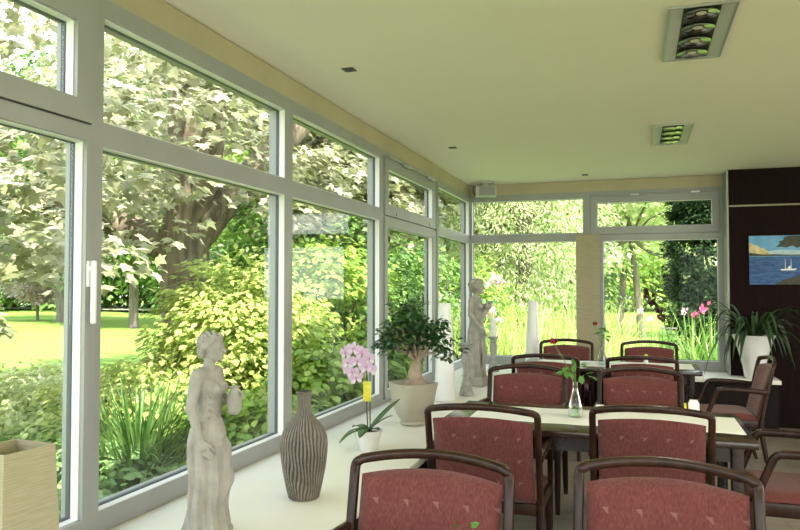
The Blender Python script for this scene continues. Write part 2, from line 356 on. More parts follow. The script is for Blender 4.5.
# ------------------------------------------------------------------ ceiling fittings
def fixture(loc, label):
    t = thing('ceiling_light', label, 'ceiling light', loc, group='recessed four-lamp ceiling lights')
    h = .41; t.scale = (1, 1, .4)
    f = MB(); f.box(-.15, .15, -h, -h+.012, -.008, .02).box(-.15, .15, h-.012, h, -.008, .02).box(-.15, -.138, -h, h, -.008, .02).box(.138, .15, -h, h, -.008, .02)
    f.build('frame', M['alu'], t, smooth=0)
    for s in (-1, 1):
        b = MB(); b.add([(s*.138, -h+.012, -.004), (s*.138, h-.012, -.004), (s*.082, h-.012, .018), (s*.082, -h+.012, .018)], [(0, 1, 2, 3)])
        b.build('side_reflector', M['speaker'], t, smooth=0)
    b = MB(); b.box(-.082, .082, -h+.012, h-.012, .017, .02).build('recess', M['black'], t, smooth=0)
    for k in range(4):
        y = -.30 + .2*k
        b = MB(); b.lathe([(.072, -.004), (.078, -.006), (.076, .0), (.06, .006), (.035, .012), (.03, .014)], 28, (0, y, 0), closed=False)
        lamp = b.build('lamp', M['reflector'], t)
        b = MB(); b.sphere((0, y, .006), (.024, .024, .012), 12, 8); b.build('bulb', M['bulb'], lamp)
    return t
f0 = fixture((.30, 3.90, CZ-.009), 'large recessed ceiling light with four round lamps, nearest at the top right')
for loc, lb in (((.29, 6.44, CZ-.009), 'smaller looking recessed ceiling light with four lamps, farther from the viewer'),):
    dup(f0, loc, 0, lb)
for (x, y, lb) in ((-1.60, 3.91, 'small dark recessed spot in the ceiling above the ribbed vase, nearest of three'), (-1.596, 6.42, 'small dark recessed spot in the ceiling near the speaker'),
                   (-.55, 8.46, 'small dark recessed spot in the ceiling before the far windows')):
    b = MB(); b.box(-.036, .036, -.036, .036, -.006, 0, .002); t = tag(b.build('recessed_spot', M['steel'], None, (x, y, CZ-.001)), lb, 'spotlight', 'small recessed ceiling spots')
    b = MB(); b.lathe([(.001, -.0068), (.024, -.0068)], 20, closed=False); b.build('lens', M['black'], t)
t = thing('loudspeaker', 'small grey loudspeaker hanging from the ceiling in the window corner', 'speaker', (-1.74, 8.66, CZ))
MB().box(-.10, .10, -.05, .05, -.022, 0, .004).box(-.03, .03, -.02, .02, -.06, -.02).build('bracket', M['speaker'], t)
s_ = MB().box(-.125, .125, -.07, .07, -.185, -.055, .008).build('case', M['speaker'], t, rotz=.25)
MB().box(-.085, .11, -.078, -.068, -.175, -.065, .004).build('grille', M['grille'], s_)
MB().tube([(-.10, .02, -.03), (-.16, .03, -.06), (-.17, .05, -.11), (-.14, .05, -.16)], .006).build('cable', M['black'], t)

# painting on the dark wall
t = thing('seascape_painting', 'seascape painting of a sailing boat on blue water, on the dark wall', 'painting', (1.16, 8.6, 1.525))
PW, PH = .78, .525
MB().box(0, PW, -.03, 0, 0, PH).build('canvas', M['paint_sea'], t, smooth=0)
def patch(name, poly, m, d): MB().prism(poly, -.03-d, -.0295).build(name, m, t, smooth=0)
patch('painted_sky', [(0, .30), (0, PH), (PW, PH), (PW, .30)], M['paint_sky'], .001)
patch('painted_haze', [(.18, .31), (.18, .355), (.3, .375), (.5, .365), (PW, .36), (PW, .31)], M['paint_haze'], .0015)
patch('painted_cliff', [(0, .33), (0, .455), (.05, .43), (.09, .415), (.12, .39), (.16, .385), (.18, .36), (.2, .33), (.22, .318), (0, .318)], M['paint_cliff'], .002)
patch('painted_shore', [(0, .305), (0, .345), (.06, .335), (.14, .322), (.24, .325), (.4, .318), (PW, .322), (PW, .306)], M['paint_dark'], .0025)
patch('painted_tree', [(.26, .40), (.30, .44), (.29, .46), (.34, .48), (.33, .50), (.38, .52), (PW, .523), (PW, .40), (.62, .41), (.56, .385), (.52, .41), (.46, .39), (.42, .415), (.36, .395), (.31, .405)], M['paint_dark'], .003)
patch('painted_hull', [(.30, .165), (.31, .15), (.44, .152), (.46, .172), (.42, .168)], M['white'], .003)
for x in (.345, .40): patch('painted_mast', [(x, .165), (x+.006, .165), (x+.004, .275), (x+.002, .275)], M['white'], .0032)
patch('painted_sail', [(.365, .168), (.395, .168), (.4, .20), (.38, .195)], M['white'], .0033)
patch('painted_rock', [(.25, 0), (.32, .05), (.42, .075), (.52, .115), (.62, .13), (PW, .14), (PW, 0)], M['paint_dark'], .0022)

# ------------------------------------------------------------------ chairs
yb = lambda z: .20 + max(0, z-.42)*.22
def make_chair(label):
    t = thing('dining_armchair', label, 'chair', group='dark wood armchairs with red upholstery')
    arch = lambda x: 1-(x/.28)**2
    zr = lambda x: .876 + .030*arch(x)
    yr = lambda x: yb(.876) + .045*arch(x)
    p = [(-.279, yb(z), z) for z in (.40, .5, .6, .7, .8, .848)]
    for k in range(1, 5):
        a = PI/2*k/5; p.append((-.279+.020*(1-math.cos(a)), yb(.86)+.004, .856+.020*math.sin(a)))
    xs = [-.255+.51*k/14 for k in range(15)]
    p += [(x, yr(x), zr(x)) for x in xs]
    q = [(-a, b, c) for a, b, c in p[:10]][::-1]
    MB().sweep(p+q, rr(.034, .032, .011), (0, 1, 0)).build('back_frame', M['wood'], t, smooth=50)
    # upholstered back panel
    nx, nz = 18, 16; F = []; B = []
    for j in range(nz+1):
        s = j/nz
        for i in range(nx+1):
            x = -.252 + .504*i/nx
            z = .415 + s*(zr(x)-.022-.030-.415)
            w = min(1, max(0, (z-.35)/.5)); yc = yb(z)+.045*arch(x)*w
            e = max(0, 1-abs(x/.252)**8)**.5 * max(0, 1-abs(2*s-1)**10)**.5
            F.append((x, yc-.004-.030*e, z)); B.append((x, yc+.002+.016*e, z))
    W = nx+1; fs = []; off = len(F)
    for j in range(nz):
        for i in range(nx):
            a = j*W+i; fs.append((a, a+1, a+W+1, a+W)); fs.append((off+a, off+a+W, off+a+W+1, off+a+1))
    edge = [i for i in range(W)] + [j*W+nx for j in range(1, nz+1)] + [nz*W+i for i in range(nx-1, -1, -1)] + [j*W for j in range(nz-1, 0, -1)]
    for k in range(len(edge)):
        a, b = edge[k], edge[(k+1) % len(edge)]; fs.append((a, off+a, off+b, b))
    MB().add(F+B, fs).build('backrest', M['fabric'], t, smooth=60)
    MB().box(-.262, .262, .185, .215, .355, .412, .006).build('back_rail', M['wood'], t)
    # seat
    n = 18; T = []; Bo = []
    for j in range(n+1):
        for i in range(n+1):
            u, v = -1+2*i/n, -1+2*j/n
            hw = .262 - .012*v
            x = u*hw; y = -.035 + v*.222
            e = max(0, 1-abs(u)**7)**.5*max(0, 1-abs(v)**7)**.5
            T.append((x, y, .425+.045*e+.012*(1-u*u)*(1-v*v))); Bo.append((x, y, .422))
    W = n+1; off = len(T); fs = []
    for j in range(n):
        for i in range(n):
            a = j*W+i; fs += [(a, a+1, a+W+1, a+W), (off+a, off+a+W, off+a+W+1, off+a+1)]
    edge = [i for i in range(W)] + [j*W+n for j in range(1, n+1)] + [n*W+i for i in range(n-1, -1, -1)] + [j*W for j in range(n-1, 0, -1)]
    for k in range(len(edge)):
        a, b = edge[k], edge[(k+1) % len(edge)]; fs.append((a, off+a, off+b, b))
    MB().add(T+Bo, fs).build('seat', M['fabric'], t, smooth=60)
    MB().box(-.26, .26, -.25, -.222, .355, .424, .004).box(-.285, -.258, -.24, .2, .355, .424, .004).box(.258, .285, -.24, .2, .355, .424, .004).build('seat_rail', M['wood'], t)
    for s in (-1, 1):
        q = [(s*.286, yb(.655)+.005, .652), (s*.287, .12, .662), (s*.288, 0, .668), (s*.288, -.085, .668), (s*.288, -.108, .662), (s*.288, -.125, .645), (s*.287, -.155, .575), (s*.283, -.20, .46), (s*.278, -.225, .405)]
        MB().sweep(q, rr(.040, .032, .012), (1, 0, 0), [1, 1, 1.05, 1.05, 1.05, 1, .95, .95, .9]).build('armrest', M['wood'], t, smooth=50)
        MB().sweep([(s*.272, -.228, .424), (s*.272, -.232, .2), (s*.272, -.236, 0)], rr(.044, .044, .01), (0, 1, 0), [1, .9, .7]).build('leg', M['wood'], t, smooth=50)
        MB().sweep([(s*.279, yb(.42), .424), (s*.279, .205, .3), (s*.279, .235, .12), (s*.279, .27, 0)], rr(.042, .036, .011), (0, 1, 0), [1, 1, .9, .75]).build('leg', M['wood'], t, smooth=50)
    return t
CH = [
 (-.690, 2.14, 0, 'nearest armchair on the left, facing the viewer, cut off by the bottom edge'),
 (.072, 2.27, -.04, 'nearest armchair on the right, facing the viewer, its patterned red back filling the bottom edge'),
 (-.745, 3.87, PI, 'armchair seen from behind on the left, tucked in before the nearer white runner'),
 (.06, 4.08, PI, 'armchair seen from behind on the right, its top rail in front of the sugar holder'),
 (-.78, 5.12, 0, 'armchair facing the viewer on the left, across the nearer table with the bud vase'),
 (.015, 5.18, 0, 'armchair facing the viewer on the right, across the nearer table'),
 (-.765, 6.68, PI, 'armchair seen from behind on the left, at the near side of the far table'),
 (.035, 6.74, PI, 'armchair seen from behind on the right, at the near side of the far table'),
 (-.75, 7.93, 0, 'farthest armchair on the left, its back before the beige panel blind'),
 (.12, 7.95, 0, 'farthest armchair on the right, its back before the right far window'),
 (.725, 6.70, -PI/2+.05, 'armchair seen from the side at the right, below the white plant pot'),
 (.765, 4.30, -PI/2, 'armchair cut off by the right edge of the picture, beside the nearer table'),
]
c0 = make_chair(CH[0][3]); c0.location = (CH[0][0], CH[0][1], 0); c0.rotation_euler = (0, 0, CH[0][2])
for x, y, rz, lb in CH[1:]: dup(c0, (x, y, 0), rz, lb)

# ------------------------------------------------------------------ tables
def make_table(label, loc, L=1.64, D=.86):
    t = thing('dining_table', label, 'table', loc, group='dark wood dining tables')
    MB().box(-L/2, L/2, -D/2, D/2, .705, .74, .006).build('tabletop', M['tablewood'], t)
    a = .09
    MB().box(-L/2+a, L/2-a, -D/2+a, -D/2+a+.025, .62, .705).box(-L/2+a, L/2-a, D/2-a-.025, D/2-a, .62, .705).box(-L/2+a, -L/2+a+.025, -D/2+a, D/2-a, .62, .705).box(L/2-a-.025, L/2-a, -D/2+a, D/2-a, .62, .705).build('apron', M['tablewood'], t)
    for sx in (-1, 1):
        for sy in (-1, 1):
            x, y = sx*(L/2-a), sy*(D/2-a)
            MB().sweep([(x, y, .705), (x, y, 0)], rr(.062, .062, .008), (0, 1, 0), [1, .8]).build('leg', M['tablewood'], t, smooth=50)
    return t
tA = make_table('dark dining table nearer the viewer, with the clear bud vase and white holder', (-.26, 4.32, 0))
dup(tA, (-.27, 7.36, 0), 0, 'dark dining table farther away, before the far windows')
dup(tA, (-.26, 1.26, 0), 0, 'dark dining table just below the bottom edge of the picture')
def runner(loc, L, D, label):
    nx, ny = 40, 12; V = []; fs = []
    for j in range(ny+1):
        for i in range(nx+1):
            x = -L/2+L*i/nx; y = -D/2+D*j/ny
            V.append((x, y, .0035+.0012*math.sin(7*x+3*y)+.001*math.sin(23*x)))
    W = nx+1
    for j in range(ny):
        for i in range(nx): a = j*W+i; fs.append((a, a+1, a+W+1, a+W))
    o = MB().add(V, fs).build('table_runner', M['runner'], None, loc)
    md = o.modifiers.new('thick', 'SOLIDIFY'); md.thickness = .002; md.offset = 1
    return tag(o, label, 'table runner', 'white table runners')
runner((-.20, 4.34, .74), 1.46, .50, 'white cloth runner on the nearer table, under the bud vase')
runner((-.23, 7.38, .74), 1.46, .50, 'white cloth runner on the farther table')

# ------------------------------------------------------------------ leaf machinery
def norm(a): return a/np.maximum(np.linalg.norm(a, axis=1, keepdims=True), 1e-9)
def leaves(name, tmpl, P, D, Nn, S, m, parent=None, mats=None):
    """tmpl=(verts(n,3) with +y the tip and +z the face, faces); one mesh of all leaves"""
    tv, tf = np.array(tmpl[0], float), tmpl[1]
    P = np.asarray(P, float); D = norm(np.asarray(D, float)); N0 = np.asarray(Nn, float)
    X = norm(np.cross(D, N0)); Z = np.cross(X, D)
    S = np.broadcast_to(np.asarray(S, float).reshape(-1, 1), (len(P), 1))
    V = P[:, None, :] + S[:, :, None]*(tv[None, :, 0:1]*X[:, None, :] + tv[None, :, 1:2]*D[:, None, :] + tv[None, :, 2:3]*Z[:, None, :])
    n = len(tv); N = len(P); V = V.reshape(-1, 3)
    lens = [len(f) for f in tf]; flat = np.array([i for f in tf for i in f])
    idx = (flat[None, :] + (np.arange(N)*n)[:, None]).ravel()
    tot = np.tile(np.array(lens), N); st = np.concatenate([[0], np.cumsum(tot)[:-1]])
    me = bpy.data.meshes.new(name); me.vertices.add(len(V)); me.vertices.foreach_set('co', V.ravel().astype(np.float32))
    me.loops.add(len(idx)); me.loops.foreach_set('vertex_index', idx.astype(np.int32))
    me.polygons.add(len(tot)); me.polygons.foreach_set('loop_start', st.astype(np.int32)); me.polygons.foreach_set('loop_total', tot.astype(np.int32))
    me.update(); me.validate(); me.materials.append(m)
    o = bpy.data.objects.new(name, me); COL.objects.link(o)
    if parent: o.parent = parent
    return o
T_OVAL = ([(0, 0, 0), (.28, .3, .06), (.30, .6, .06), (0, 1, -.05), (-.30, .6, .06), (-.28, .3, .06), (0, .5, 0)], [(0, 1, 6), (1, 2, 6), (2, 3, 6), (3, 4, 6), (4, 5, 6), (5, 0, 6)])
T_DIA = ([(0, 0, 0), (.30, .45, .05), (0, 1, 0), (-.30, .45, .05)], [(0, 1, 2, 3)])
T_LONG = ([(0, 0, 0), (.11, .35, .03), (.09, .7, .02), (0, 1, -.06), (-.09, .7, .02), (-.11, .35, .03)], [(0, 1, 2, 3, 4, 5)])
_mp = [(0, -.05), (.18, .05), (.48, -.02), (.36, .22), (.62, .50), (.34, .52), (.22, .62), (0, 1.02), (-.22, .62), (-.34, .52), (-.62, .50), (-.36, .22), (-.48, -.02), (-.18, .05)]
T_MAPLE = ([(x, y, -.16*abs(x)-.06*y*y) for x, y in _mp] + [(0, .35, .02)], [(i, (i+1) % 14, 14) for i in range(14)])
def rdir(n): return norm(RNG.normal(size=(n, 3)))
def sprays(C, OUT, k, rad, flat, droop=.35, tilt=.6):
    """k leaves round each spray centre C with heading OUT -> P, D, N"""
    n = len(C); C = np.repeat(C, k, 0); O = np.repeat(norm(OUT), k, 0); N = n*k
    R = np.repeat(np.broadcast_to(np.asarray(rad, float), (n,)), k)
    a = RNG.uniform(0, 2*PI, N); r = np.sqrt(RNG.uniform(0, 1, N))
    off = np.stack([np.cos(a)*r, np.sin(a)*r, RNG.normal(0, flat, N) - droop*r*r], 1)*R[:, None]
    rad_d = np.stack([np.cos(a), np.sin(a), np.zeros(N)], 1)
    D = rad_d*.7 + O*.6 + np.array([0, 0, -.55]) + RNG.normal(0, .35, (N, 3))
    Nn = np.array([0, 0, 1.0]) + tilt*(rad_d*.5+O*.6) + RNG.normal(0, .3, (N, 3))
    return C+off, D, Nn
def ell(c, r, n, lo=.55):
    d = rdir(n); s = RNG.uniform(lo**3, 1, n)**(1/3)
    return np.array(c)+d*s[:, None]*np.array(r), d
def tree_trunk(root, pts, rads, branches, m, name='trunk'):
    b = MB(); b.tube(pts, rads, 12)
    for bp, br in branches: b.tube(bp, br, 7)
    return b.build(name, m, root, smooth=70)

# ------------------------------------------------------------------ SDF sculpting (statues)
def smin(a, b, k):
    h = np.clip(.5+.5*(b-a)/k, 0, 1); return b+(a-b)*h-k*h*(1-h)
class SDF:
    def __init__(s, lo, hi, h):
        s.h = h; s.lo = np.array(lo, np.float32); n = np.ceil((np.array(hi)-lo)/h).astype(int)
        ax = [np.float32(lo[i]) + np.arange(n[i], dtype=np.float32)*np.float32(h) for i in range(3)]
        s.X, s.Y, s.Z = np.meshgrid(*ax, indexing='ij'); s.d = np.full(s.X.shape, 1e3, np.float32)
    def cap(s, a, b, ra, rb):
        a = np.array(a, np.float32); b = np.array(b, np.float32); ba = b-a
        px, py, pz = s.X-a[0], s.Y-a[1], s.Z-a[2]
        t = np.clip((px*ba[0]+py*ba[1]+pz*ba[2])/float(ba@ba+1e-9), 0, 1)
        return np.sqrt((px-ba[0]*t)**2+(py-ba[1]*t)**2+(pz-ba[2]*t)**2)-(ra+(rb-ra)*t)
    def ball(s, c, r):
        r = r if isinstance(r, tuple) else (r,)*3
        q = np.sqrt(((s.X-c[0])/r[0])**2+((s.Y-c[1])/r[1])**2+((s.Z-c[2])/r[2])**2)
        return (q-1)*min(r)
    def stack(s, zs, ra, rb, ca, cb, fold=0, nf=9, tw=3.):
        z = s.Z; A = np.interp(z, zs, ra); B = np.interp(z, zs, rb); X = s.X-np.interp(z, zs, ca); Y = s.Y-np.interp(z, zs, cb)
        q = np.sqrt((X/A)**2+(Y/B)**2); d = (q-1)*np.minimum(A, B)
        if fold:
            th = np.arctan2(Y/B, X/A); env = np.clip((zs[-1]-z)/(zs[-1]-zs[0]), 0, 1)
            d = d - fold*(.35+env)*(np.sin(nf*th+tw*z*3+1.3*np.sin(2*th+5*z))*.7+np.sin((nf*2+1)*th-4*z)*.3)
        return np.maximum(d, np.maximum(zs[0]-z, z-zs[-1]))
    def u(s, d, k=.012): s.d = smin(s.d, d.astype(np.float32), k) if s.d.min() < 900 else d.astype(np.float32)
    def sub(s, d, k=.006): s.d = -smin(-s.d, d.astype(np.float32), k)
    def mesh(s):
        d = s.d; sg = d < 0; n = d.shape
        c = np.zeros((n[0]-1, n[1]-1, n[2]-1), np.int8)
        for i in (0, 1):
            for j in (0, 1):
                for k in (0, 1): c += sg[i:n[0]-1+i, j:n[1]-1+j, k:n[2]-1+k]
        act = np.argwhere((c > 0) & (c < 8)); idm = -np.ones(c.shape, np.int32); idm[tuple(act.T)] = np.arange(len(act))
        acc = np.zeros((len(act), 3)); cnt = np.zeros(len(act))
        cor = [(i, j, k) for i in (0, 1) for j in (0, 1) for k in (0, 1)]
        for a in cor:
            for ax in range(3):
                if a[ax]: continue
                b = list(a); b[ax] = 1
                va = d[tuple((act+np.array(a)).T)]; vb = d[tuple((act+np.array(b)).T)]; m = (va < 0) != (vb < 0)
                t = np.where(m, va/np.where(m, va-vb, 1), 0); p = np.tile(np.array(a, float), (len(act), 1)); p[:, ax] += t
                acc[m] += p[m]; cnt[m] += 1
        V = s.lo + (act+acc/np.maximum(cnt, 1)[:, None])*s.h
        F = []
        for ax in range(3):
            o1, o2 = [(1, 2), (2, 0), (0, 1)][ax]
            sl0 = [slice(None)]*3; sl1 = [slice(None)]*3; sl0[ax] = slice(0, -1); sl1[ax] = slice(1, None)
            e = np.argwhere(sg[tuple(sl0)] != sg[tuple(sl1)])
            ok = (e[:, o1] > 0) & (e[:, o2] > 0) & (e[:, o1] < n[o1]-1) & (e[:, o2] < n[o2]-1); e = e[ok]
            flip = sg[tuple(e.T)]
            q = []
            for (u, v) in ((0, 0), (1, 0), (1, 1), (0, 1)):
                w = e.copy(); w[:, o1] -= u; w[:, o2] -= v; q.append(idm[tuple(w.T)])
            q = np.stack(q, 1); q[flip] = q[flip][:, ::-1]; F.append(q)
        return V, np.concatenate(F)
def sdf_object(name, S, m, parent, scale, loc=(0, 0, 0), rotz=0):
    V, F = S.mesh(); V[:, 1] *= -1; me = bpy.data.meshes.new(name)
    me.from_pydata((V*scale).tolist(), [], F.tolist()); me.update(); me.materials.append(m)
    bm = bmesh.new(); bm.from_mesh(me); bmesh.ops.recalc_face_normals(bm, faces=bm.faces[:]); bmesh.ops.smooth_vert(bm, verts=bm.verts[:], factor=.25); bm.to_mesh(me); bm.free()
    me.polygons.foreach_set('use_smooth', [True]*len(me.polygons))
    o = bpy.data.objects.new(name, me); COL.objects.link(o); o.parent = parent; o.location = loc; o.rotation_euler = (0, 0, rotz); return o
def hand(S, w, palm, dirn, side, curl, r=.0075):
    """palm from w to palm, four fingers along dirn curling by curl, thumb to the side"""
    w, palm, dirn, side, curl = [np.array(q, float) for q in (w, palm, dirn, side, curl)]
    S.u(S.cap(w, palm, .016, .018), .01)
    S.u(S.cap(palm-side*.012, palm+side*.012, .012, .012), .01)
    for k, ln in zip((-1.5, -.5, .5, 1.5), (.052, .060, .056, .044)):
        a = palm+side*k*.0105+dirn*.010; b = a+dirn*ln*.5+curl*.006; c = b+dirn*ln*.4+curl*.018
        S.u(S.cap(a, b, r, r*.9), .003); S.u(S.cap(b, c, r*.9, r*.75), .003)
    a = w+(palm-w)*.5+side*.018; b = a+side*.016+dirn*.022; c = b+dirn*.022+curl*.01
    S.u(S.cap(a, b, .008, .0075), .005); S.u(S.cap(b, c, .0075, .0065), .004)
def head(S, c, f=1.0):
    """head looking along +x, centre c"""
    x, y, z = c
    S.u(S.ball((x, y, z+.008), (.056, .046, .058)), .012)
    S.u(S.ball((x+.022, y, z-.022), (.036, .035, .045)), .02)
    S.u(S.ball((x+.040, y, z-.052), (.017, .017, .014)), .015)
    S.u(S.cap((x+.053, y, z+.008), (x+.068, y, z-.016), .0065, .0085), .008)
    for s in (-1, 1):
        S.sub(S.ball((x+.058, y+s*.0185, z+.004), (.012, .011, .008)), .008)
        S.u(S.ball((x+.0475, y+s*.0185, z+.003), (.008, .009, .006)), .003)
        S.u(S.cap((x+.052, y+s*.008, z+.016), (x+.044, y+s*.03, z+.015), .005, .004), .006)
        S.u(S.ball((x-.004, y+s*.045, z-.004), (.012, .006, .017)), .004)
    S.u(S.ball((x+.054, y, z-.031), (.008, .013, .0042)), .003)
    S.u(S.ball((x+.053, y, z-.039), (.008, .011, .0042)), .003)
def hair(S, c, bun):
    x, y, z = c
    d = S.ball((x-.014, y, z+.026), (.060, .056, .052))
    th = np.arctan2(S.Z-z, S.X-x); ph = np.arctan2(S.Y-y, S.Z-z+.02)
    d = d - .0045*np.sin(14*th+4*np.sin(6*ph)) - .003*np.sin(22*ph+9*th)
    S.u(d, .006)
    for s in (-1, 1):
        S.u(S.cap((x+.026, y+s*.030, z+.050), (x-.012, y+s*.052, z+.008), .017, .016), .008)
        S.u(S.cap((x-.012, y+s*.050, z+.008), (x-.04, y+s*.03, z-.035), .016, .013), .008)
    S.u(S.ball((x-.045, y, z-.022), (.030, .040, .036))-.002*np.sin(20*ph+12*th), .012)
    if bun: S.u(S.ball((x-.068, y, z+.02), (.026, .028, .028))-.002*np.sin(18*th), .008)

def statue_bather():
    S = SDF((-.16, -.20, -.01), (.20, .19, 1.02), .0042)
    # draped skirt
    S.u(S.stack([.02, .06, .14, .24, .34, .44, .50, .545], [.105, .095, .082, .085, .088, .085, .078, .060], [.115, .105, .092, .094, .098, .098, .090, .070], [0, 0, -.005, .004, 0, -.004, -.004, 0], [0, 0, 0, 0, .004, .008, .004, 0], .0125, 8), .01)
    S.u(S.cap((.04, -.045, .40), (.065, -.045, .255), .058, .044), .03)        # bent knee under the cloth
    S.u(S.cap((.065, -.045, .255), (.02, -.055, .09), .042, .040), .03)
    S.u(S.cap((-.03, .075, .505), (.070, .02, .465), .013, .018), .014); S.u(S.cap((.070, .02, .465), (.045, -.068, .485), .018, .013), .014)
    for k in range(5): S.u(S.cap((.082-.006*k, .03-.012*k, .44-.04*k), (.090-.004*k, -.02-.01*k, .37-.055*k), .008, .006), .010)
    # torso
    S.u(S.stack([.46, .52, .575, .63, .70, .75, .79], [.075, .066, .055, .058, .062, .056, .030], [.092, .080, .066, .072, .084, .094, .070], [0, 0, .002, .004, .002, 0, -.005], [0]*7), .02)
    S.u(S.cap((-.006, -.088, .778), (-.006, .088, .778), .031, .031), .02)
    for s in (-1, 1): S.u(S.ball((.052, s*.038, .705), .034), .014)
    for k in range(4): S.u(S.cap((.060, -.065, .675-.03*k), (.048-.004*k, .07, .668-.034*k), .0035, .0035), .010)   # cloth wrapped below the bust
    S.u(S.cap((-.006, 0, .785), (.012, 0, .865), .030, .026), .018)
    head(S, (.018, 0, .905)); hair(S, (.018, 0, .905), False)
    # right arm hanging, hand on the thigh
    S.u(S.cap((-.008, .108, .772), (-.028, .124, .620), .031, .025), .012)
    S.u(S.cap((-.028, .124, .620), (.020, .116, .470), .025, .017), .008)
    hand(S, (.020, .116, .470), (.034, .112, .435), (.35, -.15, -.92), (.9, -.25, .3), (.3, -.9, 0))
    # left arm bent, holding a jug against the chest
    S.u(S.cap((-.006, -.108, .772), (.008, -.140, .635), .030, .025), .012)
    S.u(S.cap((.008, -.140, .635), (.102, -.082, .640), .024, .017), .008)
    hand(S, (.102, -.082, .640), (.122, -.058, .645), (.35, .93, .05), (.1, .05, .98), (.2, -.1, -.3))
    jx, jy = .128, -.022
    S.u(S.stack([.575, .59, .63, .665, .69, .705, .715], [.020, .032, .038, .034, .020, .019, .027], [.020, .032, .038, .034, .020, .019, .027], [jx]*7, [jy]*7), .006)
    S.u(S.cap((jx+.02, jy, .70), (jx+.045, jy, .675), .006, .006), .004); S.u(S.cap((jx+.045, jy, .675), (jx+.034, jy, .64), .006, .006), .004)
    # plinth
    S.u(S.stack([0, .012, .026], [.122, .125, .118], [.128, .131, .124], [0]*3, [0]*3), .006)
    return S
def statue_muse():
    S = SDF((-.14, -.17, -.01), (.20, .17, 1.02), .0046)
    S.u(np.maximum(np.maximum(abs(S.X)-.095, abs(S.Y)-.095), np.maximum(-S.Z, S.Z-.085)), .004)
    S.u(S.stack([.085, .12, .22, .34, .44, .52, .57], [.088, .080, .072, .070, .075, .070, .052], [.092, .086, .080, .080, .086, .080, .060], [0, 0, -.004, 0, 0, .0, 0], [0]*7, .0115, 9, 1.2), .01)
    S.u(S.cap((.03, -.035, .44), (.052, -.035, .30), .048, .036), .03); S.u(S.cap((.052, -.035, .30), (.03, -.04, .14), .035, .032), .03)
    S.u(S.stack([.50, .55, .60, .66, .72, .77, .805], [.066, .057, .048, .053, .057, .050, .028], [.078, .070, .058, .064, .076, .084, .060], [0, .002, .004, .008, .006, 0, -.006], [0]*7), .02)
    S.u(S.cap((-.006, -.080, .795), (-.006, .080, .795), .028, .028), .02)
    for s in (-1, 1): S.u(S.ball((.050, s*.034, .73), .031), .014)
    S.u(S.cap((-.006, 0, .80), (.012, 0, .875), .027, .023), .016)
    head(S, (.016, 0, .915)); hair(S, (.016, 0, .915), True)
    # right arm reaching down in front to the gathered cloth
    S.u(S.cap((-.008, .098, .79), (-.012, .116, .655), .028, .022), .012); S.u(S.cap((-.012, .116, .655), (.068, .080, .545), .022, .016), .008)
    hand(S, (.068, .080, .545), (.088, .066, .518), (.4, -.35, -.85), (.6, .7, .2), (.1, -.5, -.2))
    # left arm raised with a shell of gathered drapery
    S.u(S.cap((-.006, -.098, .79), (.020, -.124, .675), .028, .022), .012); S.u(S.cap((.020, -.124, .675), (.100, -.060, .735), .022, .016), .008)
    hand(S, (.100, -.060, .735), (.118, -.040, .745), (.5, .6, .5), (.6, -.5, .3), (-.3, .5, .2))
    S.u(S.ball((.108, -.02, .735), (.036, .045, .030)), .01); S.u(S.cap((.11, -.02, .74), (.145, .01, .775), .022, .008), .01)
    S.u(S.cap((.10, -.03, .72), (.055, .03, .60), .026, .02), .02); S.u(S.cap((.055, .03, .60), (.085, .06, .50), .02, .024), .015)
    for k in range(4): S.u(S.cap((.072, .052-.016*k, .52), (.085-.01*k, .045-.022*k, .20), .011, .007), .012)
    return S
FACE = math.radians(18.2)                  # direction of the picture plane in plan
t = thing('goddess_statue', 'pale plaster statue of a draped woman holding a jug, nearest on the ledge', 'statue', (-1.613, 2.482, .537))
sdf_object('figure', statue_bather(), M['plaster'], t, .80, rotz=FACE-math.radians(12))
t = thing('goddess_statue', 'tall pale statue of a robed woman on a square plinth in the far corner', 'statue', (-1.50, 6.95, .537))
sdf_object('figure', statue_muse(), M['plaster'], t, 1.055, rotz=FACE-math.radians(25))

# ------------------------------------------------------------------ things on the ledge
LZ = .537
# square tapered linen lamp
t = thing('table_lamp', 'square tapered linen lampshade at the lower left edge, before the leftmost window', 'lamp', (-1.822, 1.734, LZ), math.radians(83.8))
def frustum(h0, h1, z0, z1, th, m, name):
    V = []
    for (a, z) in ((h0, z0), (h1, z1), (h1-th, z1), (h0-th, z0)): V += [(-a, -a, z), (a, -a, z), (a, a, z), (-a, a, z)]
    fs = []
    for k in range(3):
        for j in range(4): fs.append((k*4+j, k*4+(j+1) % 4, k*4+4+(j+1) % 4, k*4+4+j))
    for j in range(4): fs.append((12+j, 12+(j+1) % 4, (j+1) % 4, j))
    return MB().add(V, fs).build(name, m, t, smooth=0)
frustum(.103, .088, .06, .475, .004, M['linen'], 'lamp_shade')
MB().box(-.115, .115, -.115, .115, 0, .02, .004).tube([(0, 0, .02), (0, 0, .30)], .012).build('lamp_base', M['steel'], t)
MB().sphere((0, 0, .33), (.03, .03, .04)).build('light_bulb', M['white'], t)

